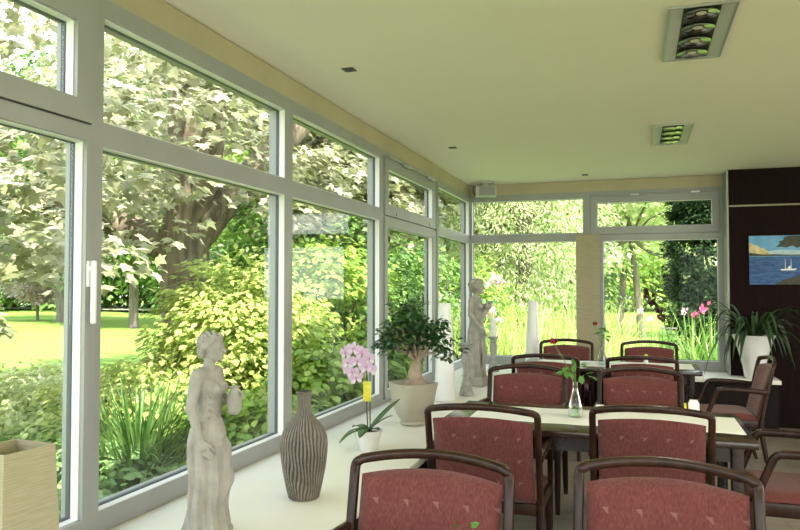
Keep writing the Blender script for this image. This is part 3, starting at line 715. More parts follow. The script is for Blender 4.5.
# ribbed vase
M['ribvase'] = mat('ribbed_vase', (.045, .037, .030), .6, col2=(.085, .070, .058), nscale=9, bump=.2)
prof = [(.062, 0), (.070, .006), (.082, .06), (.096, .13), (.105, .20), (.107, .245), (.103, .28), (.090, .315), (.068, .345), (.048, .368), (.036, .39), (.031, .42), (.031, .455), (.034, .482), (.030, .486), (.026, .47), (.024, .40)]
pp = []
for k in range(len(prof)-1):
    (r0, z0), (r1, z1) = prof[k], prof[k+1]
    q = max(1, int(abs(z1-z0)/.008))
    pp += [(r0+(r1-r0)*i/q, z0+(z1-z0)*i/q) for i in range(q)]
pp.append(prof[-1])
def rib(a, s):
    w = a + .05*math.sin(9*s+3*a) + .03*math.sin(23*s+5*a)
    e = 1 if s < .78 else max(0, 1-(s-.78)/.1)
    return 1 + e*.055*(abs(math.sin(w*19))**.7-.6)
vz = MB().lathe(pp, 400, fn=rib).build('ribbed_vase', M['ribvase'], None, (-1.455, 3.02, LZ), smooth=180)
vz.data.materials.append(mat('vase_ridge', (.16, .138, .115), .6, col2=(.24, .21, .18), nscale=20))
for p in vz.data.polygons:
    c = p.center; s = p.index//400/(len(pp)-1)
    if s < .85 and rib(math.atan2(c.y, c.x) % (2*PI), s) > 1.009: p.material_index = 1
tag(vz, 'dark brown bottle shaped vase with vertical ribs, on the cream ledge', 'vase')

# orchid
t = thing('potted_orchid', 'lilac orchid in a small white pot with a yellow tag on the ledge', 'potted plant', (-1.52, 4.02, LZ))
MB().lathe([(.052, 0), (.056, .004), (.084, .115), (.086, .118), (.080, .118), (.076, .10)], 32).build('flower_pot', M['white'], t)
MB().lathe([(.001, .105), (.078, .10)], 24, closed=False).build('soil', M['soil'], t)
def strap(base, az, L, w, up, droop, n=10, fold=.15):
    """one arching strap leaf -> verts, faces"""
    V = []; fs = []; dx, dy = math.cos(az), math.sin(az)
    for i in range(n+1):
        s = i/n; r = L*s*(1-.18*s*droop); z = L*(up*s-droop*s*s)
        ww = w*(math.sin(PI*min(1, .12+.88*s))**.7 if s < 1 else .02)
        cx, cy, cz = base[0]+dx*r, base[1]+dy*r, base[2]+z
        V += [(cx-dy*ww, cy+dx*ww, cz+fold*ww), (cx, cy, cz), (cx+dy*ww, cy-dx*ww, cz+fold*ww)]
    for i in range(n):
        a = i*3; fs += [(a, a+1, a+4, a+3), (a+1, a+2, a+5, a+4)]
    return V, fs
for az, L, w, up, dr in ((3.5, .20, .034, .35, .65), (-.15, .16, .033, .95, .35), (4.4, .15, .032, .5, .6), (.55, .23, .026, 1.0, .25), (2.3, .17, .03, .5, .5), (5.4, .12, .03, .6, .4)):
    V, fs = strap((0, 0, .11), az+.3, L, w, up, dr); o = MB().add(V, fs).build('leaf', M['houseleaf'], t, smooth=80)
    md = o.modifiers.new('t', 'SOLIDIFY'); md.thickness = .003
st = MB().tube([(0, 0, .10), (-.008, .0, .25), (-.006, .003, .40), (-.012, 0, .48), (-.04, -.01, .52), (-.09, -.02, .555), (-.12, -.03, .54)], [.004]*5+[.003, .002], 8).build('stem', M['stem'], t)
MB().tube([(.012, .004, .10), (.010, .004, .52)], .0035, 6).build('support_stake', M['stem'], t)
MB().box(-.026, .024, -.012, -.0095, .285, .405, .001).box(-.026, .0, -.014, -.012, .30, .33).build('plant_tag', M['yellow'], t)
def petal_fan(c, fwd, R, rot=0):
    f = Vector(fwd).normalized(); x = f.cross(Vector((0, 0, 1))).normalized(); y = x.cross(f); V = []; fs = []
    for (a, ln, w) in ((90, 1, .55), (18, 1, .95), (162, 1, .95), (225, .95, .55), (315, .95, .55)):
        a = math.radians(a+rot); o = len(V)
        for (s, ww, bz) in ((.05, .15, 0), (.4, .8, .10), (.7, 1, .08), (.92, .6, -.02), (1.0, .1, -.08)):
            for k in (-1, 0, 1):
                px, py = s*ln, k*ww*w*.5; u = px*math.cos(a)-py*math.sin(a); v = px*math.sin(a)+py*math.cos(a)
                V.append(tuple(Vector(c)+(x*u+y*v+f*(bz+(.06 if k == 0 else 0)))*R))
        for i in range(4):
            for k in range(2): q = o+i*3+k; fs.append((q, q+1, q+4, q+3))
    return V, fs, f
for i, (u, w, v, fx) in enumerate(((-.10, .0, .60, -.5), (-.055, -.02, .625, -.1), (-.005, -.01, .60, .3), (.035, .0, .565, .7), (-.085, -.03, .545, -.4), (-.03, -.045, .555, 0), (.02, -.03, .52, .4), (-.06, -.03, .49, -.2), (-.095, .02, .50, -.7), (.045, .02, .50, .8), (-.04, -.02, .455, .1))):
    V, fs, f = petal_fan((u*.95-w*.31-.03, u*.31+w*.95-.01, v-.03), (fx*.8+.25, -.75, -.10+.1*math.sin(i*2.3)), .046, 10*math.sin(i*1.7))
    o = MB().add(V, fs).build('flower', M['orchid'], t, smooth=80)
    c = Vector((u*.95-w*.31-.03, u*.31+w*.95-.01, v-.03))
    MB().sphere(tuple(c+f*.008), (.0055, .0055, .007), 8, 6).build('lip', M['orchid_lip'], o)

# bonsai ficus
t = thing('bonsai_tree', 'small bonsai ficus with a swollen trunk in a square cream pot', 'potted plant', (-1.50, 4.86, LZ))
V = []; prof = [(.080, 0, .95), (.094, .012, .95), (.082, .03, .95), (.112, .07, .85), (.134, .15, .6), (.142, .24, .4), (.150, .285, .35), (.152, .292, .3), (.144, .294, .3), (.136, .275, .3), (.134, .255, .3)]
n = 48; fs = []
for r, z, e in prof:
    for j in range(n):
        a = 2*PI*j/n; k = max(abs(math.cos(a)), abs(math.sin(a))); sq = 1/k; q = min(1.28, sq)*(1-e)+1.0*e
        V.append((r*q*math.cos(a), r*q*math.sin(a), z))
for i in range(len(prof)-1):
    for j in range(n): fs.append((i*n+j, i*n+(j+1) % n, (i+1)*n+(j+1) % n, (i+1)*n+j))
fs.append(tuple(range(n))[::-1])
MB().add(V, fs).build('flower_pot', M['potcream'], t, rotz=math.radians(52))
MB().lathe([(.001, .278), (.08, .274), (.138, .262)], 24, closed=False).build('soil', M['soil'], t)
b = MB(); b.tube([(.03, 0, .255), (.025, 0, .31), (.010, 0, .36), (.018, .01, .40), (.03, .01, .44), (.03, .02, .48), (.01, .02, .52)], [.070, .052, .046, .040, .028, .022, .016], 14)
b.tube([(.02, 0, .32), (.07, .02, .275), (.10, .03, .25)], [.03, .022, .01], 8); b.tube([(.02, 0, .32), (-.04, -.03, .275), (-.07, -.04, .25)], [.03, .02, .01], 8)
BR = [(-.15, -.03, .66), (-.22, -.04, .56), (-.05, .0, .76), (.06, .03, .70), (.16, .05, .60), (.24, .07, .53), (-.10, .08, .70), (.02, -.06, .64), (-.16, -.10, .58), (.20, .08, .66), (-.10, -.08, .72), (.03, .05, .60), (-.09, .05, .60), (.10, -.03, .66), (-.02, .02, .82)]
for q in BR: b.tube([(.025, .01, .44), (.3*q[0]+.02, .3*q[1], .49), (.7*q[0], .7*q[1], q[2]*.96), q], [.013, .010, .006, .003], 6)
b.build('trunk', M['bonsaibark'], t, smooth=80)
C = []; O = []
for q in BR:
    for k in range(12):
        C.append(np.array(q)*np.array([.85, .85, 1])+RNG.normal(0, .048, 3)); O.append([q[0], q[1], .1])
C = np.array(C); P_, D_, N_ = sprays(C, np.array(O), 8, .045, .3, .3, .7)
leaves('foliage', T_OVAL, P_, D_, N_, RNG.uniform(.035, .055, len(P_)), M['houseleaf'], t)

# tall tapered white vases
def cone(loc, h, label):
    b = MB(); b.lathe([(.060, 0), (.092, .004), (.093, .012), (.080, h*.35), (.062, h*.75), (.052, h-.01), (.050, h), (.044, h-.002), (.042, h-.08)], 36)
    return tag(b.build('tapered_vase', M['white'], None, loc, smooth=50), label, 'vase', 'tall white tapered vases')
cone((-1.555, 5.95, LZ), .825, 'tall white tapered vase on the ledge just right of the bonsai')
cone((-1.17, 8.58, LZ), .80, 'tall white tapered vase on the far ledge, behind the red chairs')
# carved candlesticks
def candlestick(loc, h, label, group='carved stone candlesticks'):
    p = [(.062, 0), (.066, .01), (.064, .03), (.052, .045), (.056, .06), (.046, .085), (.034, .13), (.030, .16), (.038, .18), (.030, .20), (.034, .26), (.042, .32), (.040, .36), (.028, .385), (.036, .40), (.028, .42), (.046, .445), (.060, .455), (.062, .468), (.030, .47)]
    k = h/.47
    b = MB(); b.lathe([(r, z*k) for r, z in p], 36, fn=lambda a, s: 1+(.05*math.sin(a*9) if .25 < s < .85 else .015*math.sin(a*9)))
    return tag(b.build('candlestick', M['stone'], None, loc, smooth=40), label, 'candlestick', group)
candlestick((-1.445, 6.29, LZ), .468, 'grey carved candlestick without a candle, left of the corner statue')
candlestick((-1.56, 8.15, LZ), .40, 'grey carved candlestick holding a white candle, right of the corner statue')
b = MB(); b.lathe([(.035, 0), (.036, .005), (.035, .20), (.030, .208), (.002, .204)], 20).tube([(0, 0, .20), (.001, 0, .222)], .002, 5)
tag(b.build('pillar_candle', M['whitewax'], None, (-1.56, 8.15, LZ+.40)), 'white pillar candle standing on the right hand carved candlestick', 'candle')

# fern in white pot on the far ledge
t = thing('potted_fern', 'arching dark green fern in a tall white pot before the dark wall', 'potted plant', (1.165, 8.37, LZ))
pf = MB(); pf.lathe([(.085, 0), (.095, .01), (.11, .12), (.14, .24), (.175, .36), (.200, .43), (.215, .455), (.205, .46), (.185, .43), (.17, .38)], 36, fn=lambda a, s: 1+.02*math.sin(a*8)*(s > .2))
pf.build('flower_pot', M['white'], t, smooth=50)
MB().lathe([(.001, .43), (.182, .415)], 24, closed=False).build('soil', M['soil'], t)
for k in range(64):
    az = 2*PI*k/64*7.13; L = random.uniform(.40, .70); up = random.uniform(.7, 1.75); dr = random.uniform(.85, 1.55)
    V, fs = strap((.05*math.cos(az), .05*math.sin(az), .43), az, L, random.uniform(.012, .024), up, dr, 10, .4)
    if max(v[1] for v in V) > .17:
        V = [(v[0], min(v[1], .20-.05*max(0, .6-v[2])), v[2]) for v in V]
    MB().add(V, fs).build('frond', M['fernleaf'], t, smooth=80)

# glass vase with a dark flower spike
t = thing('glass_vase', 'rectangular clear glass vase holding a dark flower spike on the far ledge', 'vase', (.33, 8.62, LZ), group=None)
b = MB(); b.box(-.095, .095, -.05, .05, 0, .012, .003)
for (x0, x1, y0, y1) in ((-.095, -.089, -.05, .05), (.089, .095, -.05, .05), (-.089, .089, -.05, -.044), (-.089, .089, .044, .05)): b.box(x0, x1, y0, y1, .012, .50)
b.build('vase_body', M['vaseglass'], t, smooth=0)
b = MB()
for (x0, x1, y0, y1) in ((-.097, -.088, -.052, .052), (.088, .097, -.052, .052), (-.088, .088, -.052, -.043), (-.088, .088, .043, .052)): b.box(x0, x1, y0, y1, .497, .507)
b.build('rim', M['white'], t, smooth=0)
b = MB(); b.tube([(.06, 0, .02), (.0, 0, .40), (-.05, 0, .62), (-.12, 0, .78)], .005, 6).build('stem', M['green_stem'], t)
C = np.array([(-.03-.20*s+.0, .0, .56+.36*s) for s in np.linspace(0, 1, 60)]) + RNG.normal(0, .012, (60, 3)); C[:, 0] += RNG.normal(0, .008, 60)
leaves('flower_spike', T_OVAL, C, RNG.normal(0, .5, (60, 3))+np.array([-.4, 0, .8]), rdir(60), .065, M['brown_leafspike'], t)

# bud vases with flowers on the tables
def bud_vase(loc, h, label, sprig, rose=None):
    t = thing('bud_vase', label, 'vase', loc, group='clear bud vases')
    k = h/.20
    MB().lathe([(.001, .004), (.040, .004), (.043, .02), (.040, .07), (.026, .12), (.016, .155), (.015, .19), (.019, .20)], 24, closed=False).build('vase_body', M['vaseglass'], t).scale = (k, k, k)
    MB().lathe([(.001, .008), (.036, .008), (.038, .02), (.035, .065), (.001, .066)], 20, closed=False).build('water', M['water'], t).scale = (k, k, k)
    b = MB()
    for e in sprig+([rose] if rose else []): b.tube([(.01, 0, .02), (.002, 0, h*.9), (e[0]*.5, e[1]*.5, h+(e[2]-h)*.55), e], .0022, 6)
    b.build('stem', M['green_stem'], t)
    C = np.array(sprig); P_, D_, N_ = sprays(C, C*np.array([1, 1, 0])+.01, 5, .035, .2, .3, .6)
    leaves('leaf_sprig', T_OVAL, P_, D_, N_, .055 if h > .16 else .022, M['freshleaf'], t)
    if rose:
        V = []; fs = []
        bmx = MB()
        for k2 in range(9):
            a = k2*2.4; r = .004+.0016*k2; tz = .014-.0006*k2; o = len(V)
            c = Vector(rose)
            for i in range(5):
                for j in range(5):
                    b_ = a+(-1+i/2)*.9; z_ = -.012+j*.007; rr_ = r+.010*math.sin(min(1, j/4)*PI*.6)*.7+.002*(j == 4)
                    V.append((c.x+rr_*math.cos(b_), c.y+rr_*math.sin(b_), c.z+z_+tz-.006*abs(-1+i/2)))
            for i in range(4):
                for j in range(4): q = o+i*5+j; fs.append((q, q+1, q+6, q+5))
        bmx.add(V, fs).build('rose', M['rose'], t, smooth=80)
    return t
M['freshleaf'] = leafmat('fresh_leaf', [(.10, .26, .05), (.14, .32, .07)], .3)
bud_vase((-.345, 4.33, .746), .20, 'clear glass bud vase with green leaves on the nearer white runner', [(-.06, 0, .265), (-.02, -.02, .29), (.05, .01, .24), (.0, .02, .31)], (-.13, .05, .42))
bud_vase((-.33, 7.28, .746), .20, 'clear glass bud vase with a dark red rose on the farther table', [(.03, 0, .27), (-.02, 0, .31), (.05, .0, .33), (.02, .02, .36)], (-.06, 0, .385))
bud_vase((-.33, 1.42, .741), .15, 'clear bud vase with a green sprig at the bottom edge, before the nearest chairs', [(.0, 0, .272), (.008, 0, .25)])
# sugar holder and small things on the tables
t = thing('sachet_holder', 'small white sachet holder on the nearer table behind the second chair rail', 'holder', (.315, 4.62, .746))
MB().box(-.032, .032, -.022, .022, 0, .075, .012).box(-.024, .024, -.015, .015, .07, .085, .006).build('holder_body', M['white'], t)
tag(MB().box(-.006, .006, -.02, .02, 0, .062, .002).build('sachet', M['yellow'], None, (.268, 4.62, .746)), 'yellow sachet standing beside the white holder on the nearer table', 'sachet')
t = thing('folded_napkin', 'small white folded napkin on the nearer runner right of the bud vase', 'napkin', (-.215, 4.50, .747))
MB().box(-.05, .05, -.03, .03, 0, .012, .005).prism([(-.035, .012), (.035, .012), (.02, .045), (-.02, .045)], -.02, .02).build('napkin_fold', M['runner'], t)
t = thing('salt_shaker', 'small pale shaker on the farther table behind the second row of chairs', 'shaker', (.08, 7.45, .746))
MB().lathe([(.020, 0), (.022, .004), (.018, .06), (.016, .07)], 16).build('shaker_body', M['whitewax'], t)
MB().lathe([(.017, .07), (.018, .09), (.006, .098)], 16).build('shaker_cap', M['yellow'], t)

# ------------------------------------------------------------------ garden
GZ = -.05
def grassmat():
    m, nt, out = newmat('lawn'); L = nt.links; N = nt.nodes.new
    b = N('ShaderNodeBsdfPrincipled'); b.inputs['Roughness'].default_value = .9; b.inputs['Specular IOR Level'].default_value = .1
    tc = N('ShaderNodeTexCoord'); n1 = N('ShaderNodeTexNoise'); n1.inputs['Scale'].default_value = .35; n1.inputs['Detail'].default_value = 6; L.new(tc.outputs['Object'], n1.inputs[0])
    n2 = N('ShaderNodeTexNoise'); n2.inputs['Scale'].default_value = 14; n2.inputs['Detail'].default_value = 4; L.new(tc.outputs['Object'], n2.inputs[0])
    ad = N('ShaderNodeMath'); ad.operation = 'MULTIPLY_ADD'; ad.inputs[1].default_value = .5; L.new(n1.outputs[0], ad.inputs[0])
    ml = N('ShaderNodeMath'); ml.operation = 'MULTIPLY'; ml.inputs[1].default_value = .5; L.new(n2.outputs[0], ml.inputs[0]); L.new(ml.outputs[0], ad.inputs[2])
    r = N('ShaderNodeValToRGB'); r.color_ramp.elements[0].position = .35; r.color_ramp.elements[1].position = .68
    r.color_ramp.elements[0].color = (.14, .23, .045, 1); r.color_ramp.elements[1].color = (.24, .34, .07, 1)
    L.new(ad.outputs[0], r.inputs[0]); L.new(r.outputs[0], b.inputs['Base Color']); L.new(b.outputs[0], out.inputs[0]); return m
M['lawn'] = grassmat()
V = []; fs = []; nx = 60
for j in range(nx+1):
    for i in range(nx+1):
        x = -75+130*i/nx; y = -20+110*j/nx
        near = (-2.6 < x < 6.5 and -4.6 < y < 9.4)
        z = GZ + (0 if near else .10*math.sin(x*.3)*math.sin(y*.23)*min(1, max(0, (abs(x)+abs(y)-14)/10))) - (.12 if near else 0)
        V.append((x, y, z))
for j in range(nx):
    for i in range(nx): a = j*(nx+1)+i; fs.append((a, a+1, a+nx+2, a+nx+1))
tag(MB().add(V, fs).build('ground', M['lawn'], smooth=80), 'sunlit lawn stretching away beyond the windows', 'lawn', kind='structure')

tag(MB().box(-70, -12, 37, 46, GZ+.12, GZ+.17).build('garden_path', mat('pale_gravel', (.55, .53, .40), .9, col2=(.45, .45, .30), nscale=2)), 'pale sunlit strip of path across the far lawn at the left', 'path', kind='structure')  # added strip, the glare of sunlit lawn put into its colour
LM = {}
LM['maple'] = leafmat('maple_leaf', [(.14, .17, .045), (.35, .35, .19), (.60, .57, .42), (.20, .22, .08), (.47, .45, .30)], .38, .35, .55)
LM['yellow'] = leafmat('yellow_leaf', [(.38, .47, .12), (.56, .61, .22), (.48, .56, .16), (.26, .37, .08)], .45)
LM['bright'] = leafmat('bright_leaf', [(.14, .30, .04), (.34, .48, .08), (.44, .56, .12), (.22, .38, .06)], .42)
LM['mid'] = leafmat('mid_leaf', [(.05, .13, .025), (.14, .27, .05), (.24, .38, .08), (.09, .19, .035)], .35)
LM['dark'] = leafmat('dark_leaf', [(.012, .032, .010), (.022, .052, .014), (.038, .075, .022)], .15, .8, .15)
LM['pale'] = leafmat('pale_leaf', [(.46, .56, .22), (.60, .67, .36), (.70, .74, .48), (.50, .60, .28)], .45)
LM['cover'] = leafmat('cover_leaf', [(.15, .29, .09), (.28, .42, .15), (.36, .49, .22), (.20, .34, .10)], .35, .4)
LM['blade'] = leafmat('blade_leaf', [(.12, .24, .05), (.26, .40, .09), (.40, .52, .16)], .4, .35)
LM['iris'] = leafmat('iris_leaf', [(.07, .16, .04), (.14, .26, .06), (.24, .37, .12)], .35, .35)
LM['reed'] = leafmat('reed_leaf', [(.32, .46, .08), (.50, .60, .16), (.62, .66, .30), (.24, .38, .06)], .45, .4)
LM['copper'] = leafmat('copper_leaf', [(.42, .33, .30), (.55, .45, .40), (.32, .30, .18)], .35)

def bush(name, label, cat, loc, r, clumps, per, lrad, size, m, tmpl=T_DIA, lo=.6, group=None, stems=4, flat=.25, droop=.35):
    t = thing(name, label, cat, loc, group=group)
    C, d = ell((0, 0, r[2]*.95), r, clumps, lo); C[:, 2] = np.abs(C[:, 2]-.05)+.05
    P_, D_, N_ = sprays(C, d*np.array([1, 1, .3]), per, lrad, flat, droop, .7)
    leaves('foliage', tmpl, P_, D_, N_, RNG.uniform(.7, 1.25, len(P_))*size, m, t)
    b = MB()
    for k in range(stems):
        a = 2*PI*k/stems+.4; q = .55
        b.tube([(.05*math.cos(a), .05*math.sin(a), -.1), (.25*r[0]*math.cos(a), .25*r[1]*math.sin(a), r[2]*.7), (q*r[0]*math.cos(a), q*r[1]*math.sin(a), r[2]*1.4)], [.03, .02, .008], 6)
    b.build('stem', M['farbark'], t)
    return t
def tree(name, label, loc, h, tr, crown, clumps, per, lrad, size, m, tmpl=T_DIA, group=None, lo=.5, lean=0, cat='tree', droop=.35):
    """crown = [(cx,cy,cz,rx,ry,rz), ...] relative to the foot"""
    t = thing(name, label, cat, loc, group=group)
    br = []; C = []; O = []; tot = sum(c[3]*c[4]*c[5] for c in crown)
    for c in crown:
        a, d = ell(c[:3], c[3:], max(8, int(clumps*c[3]*c[4]*c[5]/tot)), lo); C.append(a); O.append(d*np.array([1, 1, .3]))
        for k in range(3):
            e = a[k % len(a)]; br.append(([(lean*.4, 0, h*.38), (e[0]*.4+lean*.4, e[1]*.4, h*.38+(e[2]-h*.38)*.5), tuple(e)], [tr*.5, tr*.3, tr*.08]))
    tree_trunk(t, [(0, 0, -.3), (lean*.2, 0, h*.2), (lean*.4, 0, h*.4), (lean, 0, h*.75)], [tr*1.2, tr, tr*.8, tr*.25], br, M['farbark'])
    C = np.concatenate(C); O = np.concatenate(O)
    P_, D_, N_ = sprays(C, O, per, lrad, .3, droop, .7)
    leaves('crown', tmpl, P_, D_, N_, RNG.uniform(.7, 1.3, len(P_))*size, m, t)
    return t
def pol(px, d):
    """plan position seen along the heading atan((px-400)/720) from the room, d metres deep"""
    a = math.atan((px-400)/720)-math.radians(18.183); q = d/math.cos(math.atan((px-400)/720)); return q*math.sin(a), q*math.cos(a)
def place(px, d, z=GZ): x, y = pol(px, d); return (x, y, z)

# the big maple leaning over the terrace
mx, my = pol(184, 9.2)
t = thing('maple_tree', 'large maple with a thick forked trunk and pale drooping leaves over the windows', 'tree', (mx, my, GZ))
br = [([(.05, .05, 2.1), (.45, .35, 2.75), (1.0, .8, 3.5), (1.8, 1.5, 4.6)], [.25, .21, .17, .08]), ([(.0, 0, 2.2), (.02, -.05, 3.0), (.1, -.2, 4.0), (.15, -.3, 5.4)], [.27, .22, .17, .09]),
      ([(-.05, 0, 1.95), (-.6, -.3, 2.3), (-1.4, -.8, 2.55), (-2.6, -1.4, 3.2)], [.22, .17, .13, .06]), ([(0, 0, 2.2), (.35, .0, 3.0), (.7, -.3, 4.0), (1.2, -.9, 5.0)], [.2, .17, .12, .06]),
      ([(.1, -.2, 4.0), (.9, -1.5, 4.2), (1.6, -2.8, 3.9)], [.12, .08, .03]), ([(-1.4, -.8, 2.55), (-1.5, -2.2, 3.0), (-1.2, -3.6, 3.3)], [.1, .07, .03])]
tree_trunk(t, [(0, 0, -.3), (0, 0, .3), (.03, 0, 1.0), (.02, .0, 1.7), (.0, 0, 2.3)], [.46, .34, .29, .31, .30], br, M['bark'])
n = 620
Cx = RNG.uniform(-9.5, -3.3, n); Cy = RNG.uniform(.6, 12.5, n)
dist = np.hypot(Cx, Cy); col = np.degrees(np.arctan2(Cx, Cy))           # heading seen from the room: the crown is lifted over the trunk
k = np.interp(col, [-60, -47, -43, -38, -35.5, -33.5, -31, -28.5, -26.5, -20, -5], [.01, .02, .04, .06, .09, .16, .15, .13, .10, .10, .12])
base = 1.5 + k*dist + .12*np.sin(Cx*1.9)+.12*np.sin(Cy*1.3+1)
Cz = base + RNG.uniform(0, 1, n)**1.2*np.minimum(3.4, np.maximum(.6, (.42-k)*dist+.6))
C = np.stack([Cx, Cy, Cz], 1) - np.array([mx, my, GZ])
O = C*np.array([1, 1, 0]) + np.array([1.5, -.5, 0])
P_, D_, N_ = sprays(C, O, 46, RNG.uniform(.26, .52, n), .12, .5, .55)
leaves('crown', T_MAPLE, P_, D_, N_, RNG.uniform(.075, .15, len(P_)), LM['maple'], t)

# shrubs on the left, near to far
bush('golden_shrub', 'tall yellow green layered shrub in front of the maple trunk', 'shrub', place(241, 7.6), (.88, .85, .98), 190, 60, .30, .080, LM['yellow'], T_OVAL, .65, flat=.14)
bush('low_golden_shrub', 'low bright yellow shrub behind the long leaved clump', 'shrub', place(160, 6.6), (1.25, .75, .46), 120, 50, .26, .075, LM['yellow'], T_OVAL, .6, group='low bright shrubs')
bush('low_golden_shrub', 'low yellow green shrub at the left behind the ground cover', 'shrub', place(40, 7.4), (1.5, .9, .33), 120, 46, .26, .075, LM['pale'], T_OVAL, .6, group='low bright shrubs')
bush('low_green_shrub', 'low green shrub below the golden shrub, right of the nearest statue', 'shrub', place(255, 5.9), (.6, .5, .34), 80, 46, .22, .08, LM['bright'], T_OVAL, .6)
for k, (px, d, rx, ry, rz, mm, lb) in enumerate(((318, 9.0, 1.0, 1.0, 1.12, 'bright', 'tall fresh green shrub seen through the third window, left half'), (352, 10.6, 1.2, 1.1, 1.35, 'mid', 'dense green shrub seen through the third window, right half'),
        (305, 7.2, .55, .5, .50, 'bright', 'low green shrub at the foot of the third window'), (405, 12.2, 1.5, 1.2, 1.25, 'mid', 'green shrub behind the bonsai through the fourth window'),
        (366, 9.4, .5, .45, .42, 'bright', 'small green shrub low behind the orchid'), (258, 11.5, 1.4, 1.2, 1.5, 'mid', 'mid green shrub between the maple and the golden shrub'), (455, 15.5, 1.4, 1.2, 1.2, 'bright', 'fresh green shrub seen through the last bay of the long wall'))):
    bush('green_shrub', lb, 'shrub', place(px, d), (rx, ry, rz), 150, 40, .30, .10, LM[mm], T_OVAL, .6, group='green shrubs along the terrace')
# long leaved clumps
def clump(name, label, loc, n, h, spread, w, m, cat='plant', group=None, lean=.5):
    t = thing(name, label, cat, loc, group=group); V = []; fs = []
    for k in range(n):
        az = random.uniform(0, 2*PI); r0 = random.uniform(0, spread*.35); L = h*random.uniform(.65, 1.15); l = random.uniform(.05, lean)
        bx, by = r0*math.cos(az), r0*math.sin(az); o = len(V); sg = 7
        for i in range(sg+1):
            s = i/sg; rr_ = L*l*(s**1.8)*1.2; z = L*(s-.28*l*1.6*s**3); ww = w*(1-s**2.2)*.5+.0006
            cx, cy = bx+rr_*math.cos(az), by+rr_*math.sin(az)
            V += [(cx-ww*math.sin(az), cy+ww*math.cos(az), z), (cx+ww*math.sin(az), cy-ww*math.cos(az), z)]
        for i in range(sg): a = o+2*i; fs.append((a, a+1, a+3, a+2))
    MB().add(V, fs).build('leaf_blades', m, t, smooth=80); return t
clump('iris_clump', 'clump of long arching green blades outside, left of the nearest statue', place(140, 5.5), 300, .92, .8, .020, LM['iris'], lean=1.05)
clump('grass_clump', 'tall pale grass clump outside behind the bonsai', place(408, 10.2), 120, 1.45, .5, .025, LM['reed'], lean=.7)
# ground cover under the windows
def scatter(name, label, cat, boxes, n, size, m, tmpl, zlo, zhi, group=None):
    P_ = []
    for (x0, x1, y0, y1, w) in boxes:
        k = int(n*w); x = RNG.uniform(x0, x1, k); y = RNG.uniform(y0, y1, k)
        hgt = zlo+(zhi-zlo)*(.5+.25*np.sin(x*3.1+y*1.7)+.25*np.sin(y*4.3-x*2.2))
        P_.append(np.stack([x, y, GZ+.02+hgt*RNG.uniform(.35, 1, k)**.5], 1))
    P_ = np.concatenate(P_); k = len(P_); a = RNG.uniform(0, 2*PI, k)
    D_ = np.stack([np.cos(a), np.sin(a), RNG.normal(-.1, .3, k)], 1); N_ = np.array([.25, -.2, 1])+RNG.normal(0, .35, (k, 3))
    o = leaves(name, tmpl, P_, D_, N_, RNG.uniform(.6, 1.3, k)*size, m)
    return tag(o, label, cat, group, 'stuff')
scatter('ground_cover', 'leafy green ground cover outside below the nearest windows', 'ground cover', [(-5.6, -2.35, 1.0, 6.5, 1)], 9000, .10, LM['cover'], T_OVAL, .05, .42)
scatter('ground_cover', 'sunlit pale ground cover between the low shrubs and the lawn', 'ground cover', [(-14, -5.6, 1.0, 9.5, 1)], 11000, .12, LM['yellow'], T_OVAL, .05, .40)
scatter('leaf_litter_plants', 'low mixed plants outside the third and fourth windows', 'ground cover', [(-4.6, -2.35, 6.5, 11.5, 1)], 7000, .09, LM['bright'], T_OVAL, .03, .35)
MBk = MB()
# reeds behind the far window
V = []; fs = []
for k in range(2600):
    x = random.uniform(-6.5, -.15); y = random.uniform(10.3, 15.5); h = random.uniform(.8, 1.5); az = random.uniform(0, 2*PI); l = random.uniform(.05, .55); w = random.uniform(.012, .026); o = len(V)
    if x > -.5 and y < 12 : continue
    for i in range(6):
        s = i/5; r_ = h*l*s**1.8; z = GZ+h*(s-.3*l*s**3); ww = w*(1-s**2.2)*.5+.0008; cx, cy = x+r_*math.cos(az), y+r_*math.sin(az)
        V += [(cx-ww*math.sin(az+.5), cy+ww*math.cos(az+.5), z), (cx+ww*math.sin(az+.5), cy-ww*math.cos(az+.5), z)]
    for i in range(5): a = o+2*i; fs.append((a, a+1, a+3, a+2))
tag(MB().add(V, fs).build('reeds', LM['reed'], smooth=80), 'tall sunlit reeds and grasses beyond the far corner window', 'reeds', kind='stuff')
# flower bed outside the right far window
for k, (px, d, n, h) in enumerate(((692, 10.6, 60, 1.30), (662, 11.2, 46, 1.15), (712, 10.3, 50, 1.15), (612, 10.8, 40, .95), (636, 11.5, 40, .85), (590, 11.2, 36, .9))):
    lb = ['tallest clump of arching blades in the bed before the dark conifer', 'clump of long blades behind the glass vase', 'clump of long blades beside the right window frame', 'clump of blades at the left of the right far window, by the rose', 'short clump of blades left of the glass vase', 'clump of blades behind the beige panel blind'][k]
    clump('lily_clump', lb, place(px, d), n, h, .35, .030, LM['blade'] if k < 3 else LM['reed'], group='long leaved clumps in the flower bed', lean=.65)
def flower(px, d, z, r, m, label, nm='garden_flower'):
    t = thing(nm, label, 'flower', place(px, d), group='flowers in the bed')
    k = 14; c = np.array([[0, 0, z-GZ]]*k)+RNG.normal(0, r*.35, (k, 3)); leaves('blossom', T_OVAL, c, rdir(k)+np.array([0, -.3, .2]), rdir(k), r, m, t)
    MB().tube([(0, 0, 0), (.02, 0, (z-GZ)*.6), (0, 0, z-GZ)], .006, 5).build('stem', M['green_stem'], t)
